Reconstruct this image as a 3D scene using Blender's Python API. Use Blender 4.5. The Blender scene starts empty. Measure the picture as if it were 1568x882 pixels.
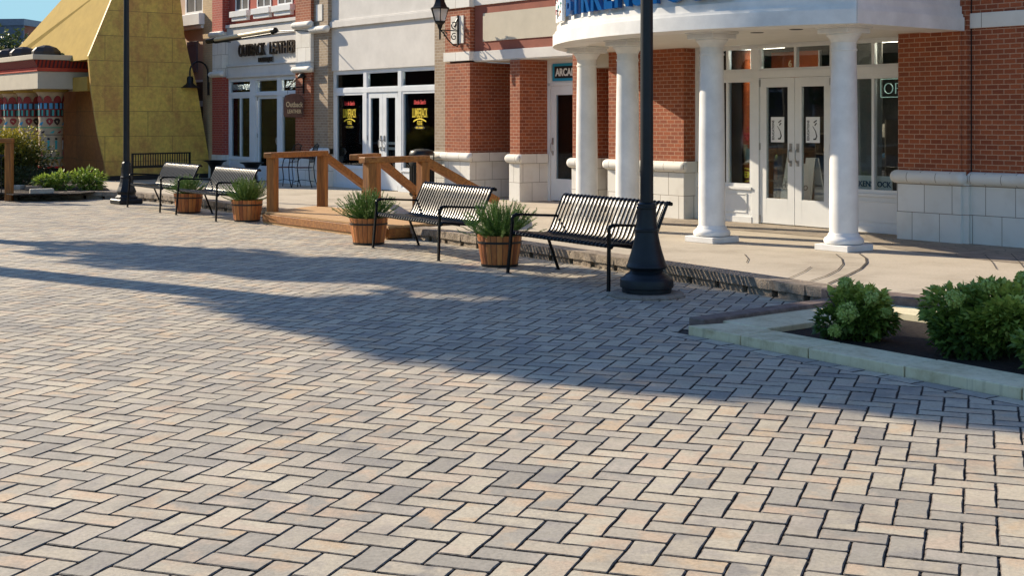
import bpy, bmesh, math, random
from mathutils import Vector, Matrix
R = math.radians
random.seed(7)
sc = bpy.context.scene
COL = sc.collection

# ------------------------------------------------------------------ camera, sky, sun, exposure
cam_d = bpy.data.cameras.new('camera')
cam = bpy.data.objects.new('camera', cam_d)
COL.objects.link(cam)
cam.location = (0, 0, 1.65)
cam.rotation_euler = (R(90), 0, 0)
cam_d.sensor_width = 36
cam_d.lens = 36 * 2040 / 1568
cam_d.shift_y = -(441 - 183) / 1568
cam_d.clip_end = 2000
sc.camera = cam

# facade frame: s runs along the shop fronts to the left, t out towards the street
O = Vector((5.4094, 16.0630, 0))
D = Vector((-0.62047, 0.78423, 0))
N = Vector((-0.78423, -0.62047, 0))
PHI = math.atan2(-0.78423, 0.62047)
def W(s, t, z=0):
    return O + D * s + N * t + Vector((0, 0, z))

SUN_PHI, SUN_EL = R(72), R(28)
sd = (N * math.cos(SUN_PHI) + D * math.sin(SUN_PHI)).normalized()
sun_dir = Vector((sd.x * math.cos(SUN_EL), sd.y * math.cos(SUN_EL), math.sin(SUN_EL)))
w = bpy.data.worlds.new('World'); sc.world = w; w.use_nodes = True
nt = w.node_tree
bg = nt.nodes['Background']
sky = nt.nodes.new('ShaderNodeTexSky'); sky.sky_type = 'NISHITA'; sky.sun_disc = False
sky.sun_elevation = SUN_EL
sky.sun_rotation = math.atan2(sd.x, sd.y)
sky.air_density = 0.75; sky.dust_density = 0.0; sky.ozone_density = 3.0
nt.links.new(sky.outputs[0], bg.inputs[0]); bg.inputs[1].default_value = 0.15
sl = bpy.data.lights.new('sun', 'SUN'); sl.energy = 5.0; sl.angle = R(0.55); sl.color = (1.0, 0.86, 0.66)
so = bpy.data.objects.new('sun', sl); COL.objects.link(so)
so.rotation_euler = sun_dir.to_track_quat('Z', 'Y').to_euler()
sc.view_settings.view_transform = 'Standard'; sc.view_settings.look = 'None'
sc.view_settings.exposure = 0.76; sc.view_settings.gamma = 1.0

# ------------------------------------------------------------------ materials
def sky_backdrop():
    m = bpy.data.materials.new('horizon sky'); m.use_nodes = True; b = m.node_tree.nodes['Principled BSDF']
    b.inputs['Base Color'].default_value = (0, 0, 0, 1); b.inputs['Emission Color'].default_value = (0.235, 0.41, 0.49, 1); b.inputs['Emission Strength'].default_value = 1.0
    me = bpy.data.meshes.new('sky'); k = 64; v = []; f = []
    for z in (-30, 130):
        for i in range(k): a = 2 * math.pi * i / k; v.append((480 * math.cos(a), 480 * math.sin(a), z))
    for i in range(k): f.append((i, (i + 1) % k, k + (i + 1) % k, k + i))
    me.from_pydata(v, [], f); me.materials.append(m); o = bpy.data.objects.new('sky', me); COL.objects.link(o); o['kind'] = 'structure'
sky_backdrop()

def newmat(name):
    m = bpy.data.materials.new(name); m.use_nodes = True
    n = m.node_tree; b = n.nodes['Principled BSDF']
    return m, n, b
def nd(n, t, **k):
    x = n.nodes.new(t)
    for a, v in k.items():
        if a in x.inputs: x.inputs[a].default_value = v
        else: setattr(x, a, v)
    return x
def ramp(n, fac, stops):
    r = n.nodes.new('ShaderNodeValToRGB'); e = r.color_ramp.elements
    while len(e) < len(stops): e.new(0.5)
    for i, (p, c) in enumerate(stops):
        e[i].position = p; e[i].color = (*c, 1) if len(c) == 3 else c
    n.links.new(fac, r.inputs[0]); return r
def mixc(n, a, b, fac, mode='MIX'):
    m = n.nodes.new('ShaderNodeMix'); m.data_type = 'RGBA'; m.blend_type = mode
    for idx, v in ((6, a), (7, b)):
        if hasattr(v, 'links'): n.links.new(v, m.inputs[idx])
        else: m.inputs[idx].default_value = (*v, 1)
    if hasattr(fac, 'links'): n.links.new(fac, m.inputs[0])
    else: m.inputs[0].default_value = fac
    return m.outputs[2]
def coords(n, kind='UV', scale=(1, 1, 1), loc=(0, 0, 0)):
    tc = n.nodes.new('ShaderNodeTexCoord'); mp = n.nodes.new('ShaderNodeMapping')
    mp.inputs['Scale'].default_value = scale; mp.inputs['Location'].default_value = loc
    n.links.new(tc.outputs[kind], mp.inputs[0]); return mp.outputs[0]
def noise(n, vec, scale, detail=4, rough=0.6):
    x = nd(n, 'ShaderNodeTexNoise'); x.inputs['Scale'].default_value = scale
    x.inputs['Detail'].default_value = detail; x.inputs['Roughness'].default_value = rough
    n.links.new(vec, x.inputs['Vector']); return x.outputs[0]
def bump(n, b, h, strength=0.3, dist=0.01):
    x = nd(n, 'ShaderNodeBump'); x.inputs['Strength'].default_value = strength; x.inputs['Distance'].default_value = dist
    n.links.new(h, x.inputs['Height']); n.links.new(x.outputs[0], b.inputs['Normal'])

def plain(name, col, rough=0.6, metal=0.0, var=0.12, vscale=6.0, bmp=0.15, bdist=0.004, kind='Object', spec=0.5):
    m, n, b = newmat(name)
    v = coords(n, kind)
    f = noise(n, v, vscale, 6, 0.65)
    lo = tuple(c * (1 - var * 1.6) for c in col); hi = tuple(min(1, c * (1 + var)) for c in col)
    r = ramp(n, f, [(0.3, lo), (0.7, hi)])
    n.links.new(r.outputs[0], b.inputs['Base Color'])
    b.inputs['Roughness'].default_value = rough; b.inputs['Metallic'].default_value = metal
    b.inputs['Specular IOR Level'].default_value = spec
    if bmp: bump(n, b, noise(n, v, vscale * 8, 4), bmp, bdist)
    return m

def brick(name, c1, c2, mortar, bw=0.155, rh=0.0600, ms=0.0055, zoff=0.15, rough=0.85, stain=0.18):
    m, n, b = newmat(name)
    v = coords(n, 'UV', loc=(0.03, -zoff, 0))
    t = nd(n, 'ShaderNodeTexBrick'); t.offset = 0.5
    n.links.new(v, t.inputs['Vector'])
    t.inputs['Scale'].default_value = 1; t.inputs['Brick Width'].default_value = bw; t.inputs['Row Height'].default_value = rh
    t.inputs['Mortar Size'].default_value = ms; t.inputs['Mortar Smooth'].default_value = 0.15; t.inputs['Bias'].default_value = 0.0
    t.inputs['Color1'].default_value = (*c1, 1); t.inputs['Color2'].default_value = (*c2, 1); t.inputs['Mortar'].default_value = (*mortar, 1)
    big = noise(n, v, 1.3, 5); fine = noise(n, v, 60, 3)
    c = mixc(n, t.outputs['Color'], tuple(x * 0.55 for x in c1), ramp(n, big, [(0.42, (0, 0, 0)), (0.8, (stain * 2.4,) * 3)]).outputs[0])
    c = mixc(n, c, ramp(n, fine, [(0.3, (0.78,) * 3), (0.7, (1.15,) * 3)]).outputs[0], 1.0, 'MULTIPLY')
    n.links.new(c, b.inputs['Base Color']); b.inputs['Roughness'].default_value = rough
    inv = ramp(n, t.outputs['Fac'], [(0, (1, 1, 1)), (1, (0, 0, 0))]).outputs[0]
    bump(n, b, inv, 0.7, 0.006)
    return m

def limestone(name, bw=0.39, rh=0.35, zoff=0.15):
    m, n, b = newmat(name)
    v = coords(n, 'UV', loc=(0.11, -zoff, 0))
    t = nd(n, 'ShaderNodeTexBrick'); t.offset = 0.45
    n.links.new(v, t.inputs['Vector'])
    t.inputs['Scale'].default_value = 1; t.inputs['Brick Width'].default_value = bw; t.inputs['Row Height'].default_value = rh
    t.inputs['Mortar Size'].default_value = 0.004; t.inputs['Mortar Smooth'].default_value = 0.2
    t.inputs['Color1'].default_value = (0.68, 0.66, 0.60, 1); t.inputs['Color2'].default_value = (0.74, 0.72, 0.67, 1); t.inputs['Mortar'].default_value = (0.16, 0.12, 0.085, 1)
    big = noise(n, v, 2.6, 6)
    # dirt splash that collects at the foot and runs of wear
    c = mixc(n, t.outputs['Color'], (0.50, 0.46, 0.39), ramp(n, big, [(0.48, (0, 0, 0)), (0.78, (0.55,) * 3)]).outputs[0])
    n.links.new(c, b.inputs['Base Color']); b.inputs['Roughness'].default_value = 0.8
    bump(n, b, ramp(n, t.outputs['Fac'], [(0, (1, 1, 1)), (1, (0, 0, 0))]).outputs[0], 0.6, 0.006)
    return m

M = {}
M['brick'] = brick('red brick', (0.345, 0.088, 0.030), (0.225, 0.052, 0.020), (0.47, 0.28, 0.18))
M['brick_red'] = brick('deep red brick', (0.42, 0.065, 0.04), (0.33, 0.05, 0.035), (0.42, 0.22, 0.17))
M['brick_tan'] = brick('tan brick', (0.36, 0.27, 0.18), (0.28, 0.20, 0.13), (0.46, 0.40, 0.32))
M['brick_cream'] = brick('cream brick', (0.55, 0.41, 0.23), (0.50, 0.36, 0.20), (0.36, 0.27, 0.17), ms=0.004)
M['limestone'] = limestone('limestone blocks')
M['cap'] = limestone('limestone cap', bw=0.41, rh=3.0, zoff=0.4)
M['band'] = limestone('stone band', bw=0.62, rh=5.0, zoff=1.0)
M['white'] = plain('white paint', (0.73, 0.72, 0.69), 0.5, var=0.10, vscale=2.5, bmp=0.06)
M['white_trim'] = plain('white storefront frame', (0.74, 0.75, 0.74), 0.4, var=0.04, vscale=3, bmp=0.03)
M['blue_trim'] = plain('pale blue white frame', (0.70, 0.73, 0.75), 0.4, var=0.05, vscale=3, bmp=0.03)
M['stucco_white'] = plain('white stucco', (0.63, 0.605, 0.565), 0.9, var=0.07, vscale=1.8, bmp=0.35)
M['stucco_cream'] = plain('cream stucco', (0.52, 0.47, 0.37), 0.9, var=0.06, vscale=2, bmp=0.35)
M['stucco_red'] = plain('red brown stucco', (0.27, 0.085, 0.055), 0.9, var=0.12, vscale=2.4, bmp=0.4)
M['stucco_tan'] = plain('tan stucco', (0.50, 0.36, 0.25), 0.9, var=0.06, vscale=2, bmp=0.3)
M['soffit'] = plain('painted soffit', (0.70, 0.68, 0.62), 0.6, var=0.04, bmp=0.05)
M['black_metal'] = plain('black powder coat', (0.005, 0.006, 0.007), 0.42, var=0.25, vscale=14, bmp=0.05, spec=0.35)
M['bench_metal'] = plain('black bench coating', (0.005, 0.006, 0.007), 0.26, var=0.2, vscale=20, bmp=0.02, spec=0.14)
M['post_paint'] = plain('dark blue black post paint', (0.005, 0.009, 0.013), 0.45, var=0.3, vscale=9, bmp=0.12, spec=0.35)
M['steel'] = plain('brushed steel', (0.45, 0.45, 0.44), 0.3, 0.9, var=0.1, bmp=0)
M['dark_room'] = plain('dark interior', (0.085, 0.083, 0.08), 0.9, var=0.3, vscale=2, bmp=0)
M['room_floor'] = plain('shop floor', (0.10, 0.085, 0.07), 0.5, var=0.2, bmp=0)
M['shade_grey'] = plain('grey blind', (0.20, 0.19, 0.18), 0.8, var=0.06, bmp=0.05)
M['orange_wall'] = plain('burnt orange banner', (0.58, 0.13, 0.03), 0.7, var=0.1, bmp=0)
M['yellow_vinyl'] = plain('yellow vinyl', (0.80, 0.60, 0.03), 0.5, var=0.03, bmp=0)
M['red_vinyl'] = plain('red vinyl', (0.60, 0.02, 0.02), 0.5, var=0.03, bmp=0)
M['white_vinyl'] = plain('white vinyl', (0.78, 0.79, 0.78), 0.5, var=0.03, bmp=0)
M['black_vinyl'] = plain('black vinyl', (0.01, 0.01, 0.012), 0.5, var=0.03, bmp=0)
M['blue_letter'] = plain('blue letter face', (0.008, 0.085, 0.27), 0.14, var=0.06, bmp=0)
M['blue_sign'] = plain('sky blue sign border', (0.02, 0.30, 0.50), 0.5, var=0.04, bmp=0)
M['navy'] = plain('navy print', (0.02, 0.06, 0.16), 0.5, var=0.05, bmp=0)
M['teal'] = plain('teal paint', (0.06, 0.36, 0.34), 0.6, var=0.1, bmp=0)
M['pink'] = plain('crimson print', (0.55, 0.04, 0.10), 0.6, var=0.1, bmp=0)
M['orange'] = plain('orange print', (0.75, 0.22, 0.03), 0.6, var=0.1, bmp=0)
M['bronze'] = plain('dark bronze letter', (0.035, 0.025, 0.02), 0.35, var=0.2, bmp=0)
M['sign_brown'] = plain('brown carved wood', (0.12, 0.06, 0.045), 0.7, var=0.25, vscale=8, bmp=0.4)
M['gold_letter'] = plain('pale gold letter', (0.65, 0.53, 0.33), 0.5, var=0.06, bmp=0)
M['shutter'] = plain('grey shutter', (0.13, 0.11, 0.12), 0.7, var=0.06, bmp=0.05)
M['concrete'] = plain('old concrete', (0.40, 0.38, 0.33), 0.92, var=0.18, vscale=5, bmp=0.6, bdist=0.01)
M['soil'] = plain('dark mulch', (0.03, 0.02, 0.014), 1.0, var=0.5, vscale=25, bmp=1.0, bdist=0.03)
M['stain_timber'] = plain('brown stained edging', (0.17, 0.125, 0.105), 0.8, var=0.35, vscale=10, bmp=0.5, bdist=0.008)
M['hoop'] = plain('black iron hoop', (0.012, 0.011, 0.01), 0.5, var=0.2, bmp=0)
M['roof_dark'] = plain('dark bronze roof cap', (0.035, 0.03, 0.03), 0.6, var=0.2, bmp=0.1)
M['trunk'] = plain('bark', (0.10, 0.07, 0.05), 0.95, var=0.3, vscale=12, bmp=0.9, bdist=0.02)

def glass_mat():
    m = bpy.data.materials.new('window glass'); m.use_nodes = True; n = m.node_tree
    for x in list(n.nodes):
        if x.type == 'BSDF_PRINCIPLED': n.nodes.remove(x)
    out = [x for x in n.nodes if x.type == 'OUTPUT_MATERIAL'][0]
    tr = nd(n, 'ShaderNodeBsdfTransparent'); tr.inputs[0].default_value = (0.86, 0.90, 0.89, 1)
    gl = nd(n, 'ShaderNodeBsdfGlossy'); gl.inputs[0].default_value = (0.9, 0.95, 1, 1); gl.inputs['Roughness'].default_value = 0.02
    fr = nd(n, 'ShaderNodeFresnel'); fr.inputs[0].default_value = 1.5
    v = coords(n, 'Object'); bn = nd(n, 'ShaderNodeBump'); bn.inputs['Strength'].default_value = 0.02; bn.inputs['Distance'].default_value = 0.05
    n.links.new(noise(n, v, 1.5, 1), bn.inputs['Height']); n.links.new(bn.outputs[0], gl.inputs['Normal'])
    mx = nd(n, 'ShaderNodeMixShader'); n.links.new(fr.outputs[0], mx.inputs[0])
    n.links.new(tr.outputs[0], mx.inputs[1]); n.links.new(gl.outputs[0], mx.inputs[2]); n.links.new(mx.outputs[0], out.inputs[0])
    return m
M['glass'] = glass_mat()
def emis(name, col, st):
    m, n, b = newmat(name); b.inputs['Base Color'].default_value = (*col, 1)
    b.inputs['Emission Color'].default_value = (*col, 1); b.inputs['Emission Strength'].default_value = st
    return m
M['neon'] = emis('pale neon tube', (0.45, 0.65, 0.58), 0.22)
M['neon_y'] = emis('yellow neon tube', (0.75, 0.60, 0.05), 0.5)
def lampglass():
    m, n, b = newmat('frosted lantern glass'); b.inputs['Base Color'].default_value = (0.80, 0.76, 0.72, 1)
    b.inputs['Roughness'].default_value = 0.25; b.inputs['Transmission Weight'].default_value = 0.45
    return m
M['lantern_glass'] = lampglass()

def paver_mat():
    m, n, b = newmat('tumbled concrete pavers')
    at = nd(n, 'ShaderNodeAttribute'); at.attribute_name = 'tone'
    sep = nd(n, 'ShaderNodeSeparateColor'); n.links.new(at.outputs['Color'], sep.inputs[0])
    tc = nd(n, 'ShaderNodeTexCoord'); off = nd(n, 'ShaderNodeVectorMath'); off.operation = 'MULTIPLY_ADD'
    n.links.new(at.outputs['Color'], off.inputs[0]); off.inputs[1].default_value = (37, 53, 11); n.links.new(tc.outputs['Object'], off.inputs[2])
    v = off.outputs[0]
    base = ramp(n, sep.outputs[0], [(0.0, (0.305, 0.28, 0.235)), (0.28, (0.37, 0.337, 0.275)), (0.52, (0.44, 0.385, 0.295)), (0.75, (0.49, 0.435, 0.33)), (1.0, (0.51, 0.445, 0.335))])
    patch = noise(n, v, 5.5, 3, 0.55)
    second = ramp(n, sep.outputs[1], [(0.0, (0.25, 0.235, 0.215)), (0.4, (0.46, 0.405, 0.33)), (0.7, (0.52, 0.388, 0.272)), (1.0, (0.54, 0.40, 0.252))])
    pf = ramp(n, patch, [(0.46, (0, 0, 0)), (0.62, (0.8, 0.8, 0.8))])
    c = mixc(n, base.outputs[0], second.outputs[0], pf.outputs[0])
    g = noise(n, v, 55, 4, 0.7)
    c = mixc(n, c, ramp(n, g, [(0.32, (0.80,) * 3), (0.6, (1.06,) * 3)]).outputs[0], 1.0, 'MULTIPLY')
    v2 = coords(n, 'Object')
    big = noise(n, v2, 0.45, 4)
    stn = noise(n, v2, 2.3, 6, 0.7)
    c = mixc(n, c, (0.17, 0.155, 0.14), ramp(n, stn, [(0.50, (0, 0, 0)), (0.74, (0.55,) * 3)]).outputs[0])
    c = mixc(n, c, ramp(n, big, [(0.3, (0.86,) * 3), (0.7, (1.06,) * 3)]).outputs[0], 1.0, 'MULTIPLY')
    pits = nd(n, 'ShaderNodeTexVoronoi'); pits.inputs['Scale'].default_value = 75; n.links.new(v, pits.inputs['Vector'])
    c = mixc(n, c, (0.12, 0.10, 0.085), ramp(n, pits.outputs[0], [(0.06, (0.6,) * 3), (0.13, (0, 0, 0))]).outputs[0])
    n.links.new(c, b.inputs['Base Color']); b.inputs['Roughness'].default_value = 0.78
    b.inputs['Specular IOR Level'].default_value = 0.35
    bump(n, b, g, 0.5, 0.004)
    return m
M['paver'] = paver_mat()
M['paver_edge'] = plain('worn dirty paver arris', (0.17, 0.145, 0.12), 0.9, var=0.6, vscale=30, bmp=0.3)
M['joint'] = plain('dark joint sand', (0.065, 0.052, 0.042), 1.0, var=0.6, vscale=25, bmp=0.8)

def sidewalk_mat():
    m, n, b = newmat('broom finished concrete')
    v = coords(n, 'Object')
    f = noise(n, v, 1.1, 6, 0.65); g = noise(n, v, 40, 5, 0.7)
    c = ramp(n, f, [(0.3, (0.33, 0.28, 0.21)), (0.5, (0.45, 0.39, 0.30)), (0.75, (0.51, 0.445, 0.35))]).outputs[0]
    c = mixc(n, c, (0.22, 0.19, 0.15), ramp(n, noise(n, v, 3.7, 7, 0.75), [(0.58, (0, 0, 0)), (0.75, (0.55,) * 3)]).outputs[0])
    c = mixc(n, c, ramp(n, g, [(0.3, (0.84,) * 3), (0.65, (1.08,) * 3)]).outputs[0], 1.0, 'MULTIPLY')
    n.links.new(c, b.inputs['Base Color']); b.inputs['Roughness'].default_value = 0.9
    bump(n, b, g, 0.4, 0.004); return m
M['sidewalk'] = sidewalk_mat()
def stamped_mat():
    m, n, b = newmat('stamped stone walk')
    v = coords(n, 'UV')
    t = nd(n, 'ShaderNodeTexVoronoi'); t.feature = 'DISTANCE_TO_EDGE'; t.inputs['Scale'].default_value = 4.2; n.links.new(v, t.inputs['Vector'])
    f = noise(n, v, 3.5, 6)
    c = ramp(n, f, [(0.3, (0.20, 0.165, 0.125)), (0.6, (0.32, 0.265, 0.20)), (0.8, (0.25, 0.22, 0.18))]).outputs[0]
    c = mixc(n, c, (0.12, 0.10, 0.08), ramp(n, t.outputs[0], [(0.01, (0.7,) * 3), (0.04, (0, 0, 0))]).outputs[0])
    n.links.new(c, b.inputs['Base Color']); b.inputs['Roughness'].default_value = 0.85
    bump(n, b, f, 0.6, 0.01); return m
M['stamped'] = stamped_mat()
def rock_mat():
    m, n, b = newmat('split face kerb block')
    v = coords(n, 'Object')
    f = noise(n, v, 9, 8, 0.75); g = noise(n, v, 45, 4, 0.7)
    c = ramp(n, f, [(0.3, (0.14, 0.11, 0.085)), (0.5, (0.29, 0.235, 0.18)), (0.72, (0.42, 0.35, 0.27))]).outputs[0]
    n.links.new(c, b.inputs['Base Color']); b.inputs['Roughness'].default_value = 0.95
    h = nd(n, 'ShaderNodeMath'); h.operation = 'ADD'; n.links.new(f, h.inputs[0]); n.links.new(g, h.inputs[1])
    bump(n, b, h.outputs[0], 1.0, 0.02); return m
M['rock'] = rock_mat()
def coping_mat():
    m, n, b = newmat('weathered green grey coping')
    v = coords(n, 'Object')
    f = noise(n, v, 3.2, 7, 0.7); g = noise(n, v, 50, 4)
    c = ramp(n, f, [(0.3, (0.44, 0.36, 0.20)), (0.5, (0.66, 0.58, 0.37)), (0.72, (0.74, 0.67, 0.46))]).outputs[0]
    st = nd(n, 'ShaderNodeMapping'); st.inputs['Scale'].default_value = (22, 22, 1.2)
    tc = nd(n, 'ShaderNodeTexCoord'); n.links.new(tc.outputs['Object'], st.inputs[0])
    c = mixc(n, c, (0.16, 0.14, 0.10), ramp(n, noise(n, st.outputs[0], 1.0, 4), [(0.55, (0, 0, 0)), (0.8, (0.55,) * 3)]).outputs[0])
    n.links.new(c, b.inputs['Base Color']); b.inputs['Roughness'].default_value = 0.9
    bump(n, b, g, 0.4, 0.005); return m
M['coping'] = coping_mat()
def wood_mat(name, c_lo, c_mid, c_hi, axis=(3, 3, 40), rough=0.6, knots=True, vertical=False):
    m, n, b = newmat(name)
    v = coords(n, 'Object', scale=axis)
    f = noise(n, v, 1.0, 6, 0.65)
    c = ramp(n, f, [(0.28, c_lo), (0.5, c_mid), (0.72, c_hi)]).outputs[0]
    if knots:
        k = nd(n, 'ShaderNodeTexVoronoi'); k.inputs['Scale'].default_value = 0.55; n.links.new(v, k.inputs['Vector'])
        c = mixc(n, c, tuple(x * 0.3 for x in c_lo), ramp(n, k.outputs[0], [(0.05, (0.85,) * 3), (0.13, (0, 0, 0))]).outputs[0])
    n.links.new(c, b.inputs['Base Color']); b.inputs['Roughness'].default_value = rough
    bump(n, b, f, 0.4, 0.004); return m
M['wood_x'] = wood_mat('stained timber rail', (0.13, 0.042, 0.007), (0.27, 0.10, 0.016), (0.42, 0.175, 0.032), (2.2, 24, 24))
M['wood_z'] = wood_mat('stained timber post', (0.13, 0.042, 0.007), (0.27, 0.10, 0.016), (0.42, 0.175, 0.032), (24, 24, 2.2))
M['wood_deck'] = wood_mat('worn deck boards', (0.32, 0.17, 0.065), (0.44, 0.26, 0.11), (0.52, 0.34, 0.17), (2.2, 24, 24), 0.75)
def barrel_mat():
    m, n, b = newmat('cedar barrel staves')
    tc = nd(n, 'ShaderNodeTexCoord')
    sp = nd(n, 'ShaderNodeSeparateXYZ'); n.links.new(tc.outputs['UV'], sp.inputs[0])
    ml = nd(n, 'ShaderNodeMath'); ml.operation = 'FLOOR'; n.links.new(sp.outputs[0], ml.inputs[0])
    wn = nd(n, 'ShaderNodeTexWhiteNoise'); wn.noise_dimensions = '1D'; n.links.new(ml.outputs[0], wn.inputs['W'])
    mp = nd(n, 'ShaderNodeMapping'); mp.inputs['Scale'].default_value = (5, 2.0, 1); n.links.new(tc.outputs['UV'], mp.inputs[0])
    f = noise(n, mp.outputs[0], 1.6, 6, 0.65)
    add = nd(n, 'ShaderNodeMath'); add.operation = 'MULTIPLY_ADD'; n.links.new(wn.outputs[0], add.inputs[0]); add.inputs[1].default_value = 0.45; n.links.new(f, add.inputs[2])
    c = ramp(n, add.outputs[0], [(0.35, (0.15, 0.036, 0.008)), (0.6, (0.33, 0.092, 0.020)), (0.85, (0.50, 0.170, 0.038)), (1.0, (0.56, 0.22, 0.055))]).outputs[0]
    fr = nd(n, 'ShaderNodeMath'); fr.operation = 'FRACT'; n.links.new(sp.outputs[0], fr.inputs[0])
    pp = nd(n, 'ShaderNodeMath'); pp.operation = 'PINGPONG'; n.links.new(fr.outputs[0], pp.inputs[0]); pp.inputs[1].default_value = 0.5
    c = mixc(n, c, (0.03, 0.012, 0.006), ramp(n, pp.outputs[0], [(0.02, (0.9,) * 3), (0.07, (0, 0, 0))]).outputs[0])
    n.links.new(c, b.inputs['Base Color']); b.inputs['Roughness'].default_value = 0.55
    bump(n, b, ramp(n, pp.outputs[0], [(0.0, (0, 0, 0)), (0.12, (1, 1, 1))]).outputs[0], 0.8, 0.006)
    return m
M['barrel'] = barrel_mat()
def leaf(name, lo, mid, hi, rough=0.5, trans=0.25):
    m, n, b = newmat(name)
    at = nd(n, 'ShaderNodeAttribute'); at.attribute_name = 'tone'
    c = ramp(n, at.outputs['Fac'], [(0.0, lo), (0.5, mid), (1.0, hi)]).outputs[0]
    n.links.new(c, b.inputs['Base Color']); b.inputs['Roughness'].default_value = rough
    out = [x for x in n.nodes if x.type == 'OUTPUT_MATERIAL'][0]
    tl = nd(n, 'ShaderNodeBsdfTranslucent'); n.links.new(c, tl.inputs[0])
    mx = nd(n, 'ShaderNodeMixShader'); mx.inputs[0].default_value = trans
    n.links.new(b.outputs[0], mx.inputs[1]); n.links.new(tl.outputs[0], mx.inputs[2]); n.links.new(mx.outputs[0], out.inputs[0])
    return m
M['juniper'] = leaf('juniper needles', (0.08, 0.14, 0.03), (0.18, 0.29, 0.05), (0.38, 0.48, 0.12))
M['hydrangea'] = leaf('hydrangea leaves', (0.05, 0.10, 0.016), (0.18, 0.27, 0.04), (0.44, 0.50, 0.10))
M['bloom'] = leaf('pale green bloom', (0.22, 0.32, 0.06), (0.37, 0.47, 0.11), (0.54, 0.60, 0.20))
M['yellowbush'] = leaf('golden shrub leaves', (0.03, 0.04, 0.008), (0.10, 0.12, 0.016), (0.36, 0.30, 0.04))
M['darkbush'] = leaf('dark shrub leaves', (0.015, 0.03, 0.01), (0.04, 0.065, 0.02), (0.09, 0.11, 0.04))
M['lime'] = leaf('lime perennial leaves', (0.10, 0.16, 0.02), (0.22, 0.32, 0.04), (0.42, 0.52, 0.10))
M['treeleaf'] = leaf('tree leaves', (0.03, 0.05, 0.015), (0.07, 0.10, 0.03), (0.17, 0.19, 0.06))

def sphinx_mat(name, base, alt, orange):
    m, n, b = newmat(name)
    v = coords(n, 'UV')
    t = nd(n, 'ShaderNodeTexBrick'); t.offset = 0.37; n.links.new(v, t.inputs['Vector'])
    t.inputs['Scale'].default_value = 1; t.inputs['Brick Width'].default_value = 1.75; t.inputs['Row Height'].default_value = 0.62
    t.inputs['Mortar Size'].default_value = 0.006; t.inputs['Mortar Smooth'].default_value = 0.3
    t.inputs['Color1'].default_value = (*base, 1); t.inputs['Color2'].default_value = (*alt, 1); t.inputs['Mortar'].default_value = (0.07, 0.055, 0.02, 1)
    mp = nd(n, 'ShaderNodeMapping'); mp.inputs['Scale'].default_value = (1.6, 0.9, 1); n.links.new(v, mp.inputs[0])
    f = noise(n, mp.outputs[0], 0.9, 8, 0.75)
    c = mixc(n, t.outputs['Color'], orange, ramp(n, f, [(0.44, (0, 0, 0)), (0.62, (0.8,) * 3)]).outputs[0])
    g = noise(n, v, 9, 6, 0.7)
    c = mixc(n, c, ramp(n, g, [(0.3, (0.72,) * 3), (0.7, (1.15,) * 3)]).outputs[0], 1.0, 'MULTIPLY')
    n.links.new(c, b.inputs['Base Color']); b.inputs['Roughness'].default_value = 0.55
    bump(n, b, g, 0.3, 0.01); return m
M['sphinx'] = sphinx_mat('painted golden plywood', (0.72, 0.52, 0.095), (0.60, 0.43, 0.085), (0.46, 0.22, 0.06))
M['sphinx_front'] = plain('sunny yellow plywood', (0.40, 0.275, 0.07), 0.9, var=0.08, vscale=3, bmp=0.2, kind='UV', spec=0.15)
M['sphinx_orange'] = sphinx_mat('bare orange plywood', (0.42, 0.17, 0.04), (0.36, 0.14, 0.035), (0.30, 0.10, 0.02))

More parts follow.
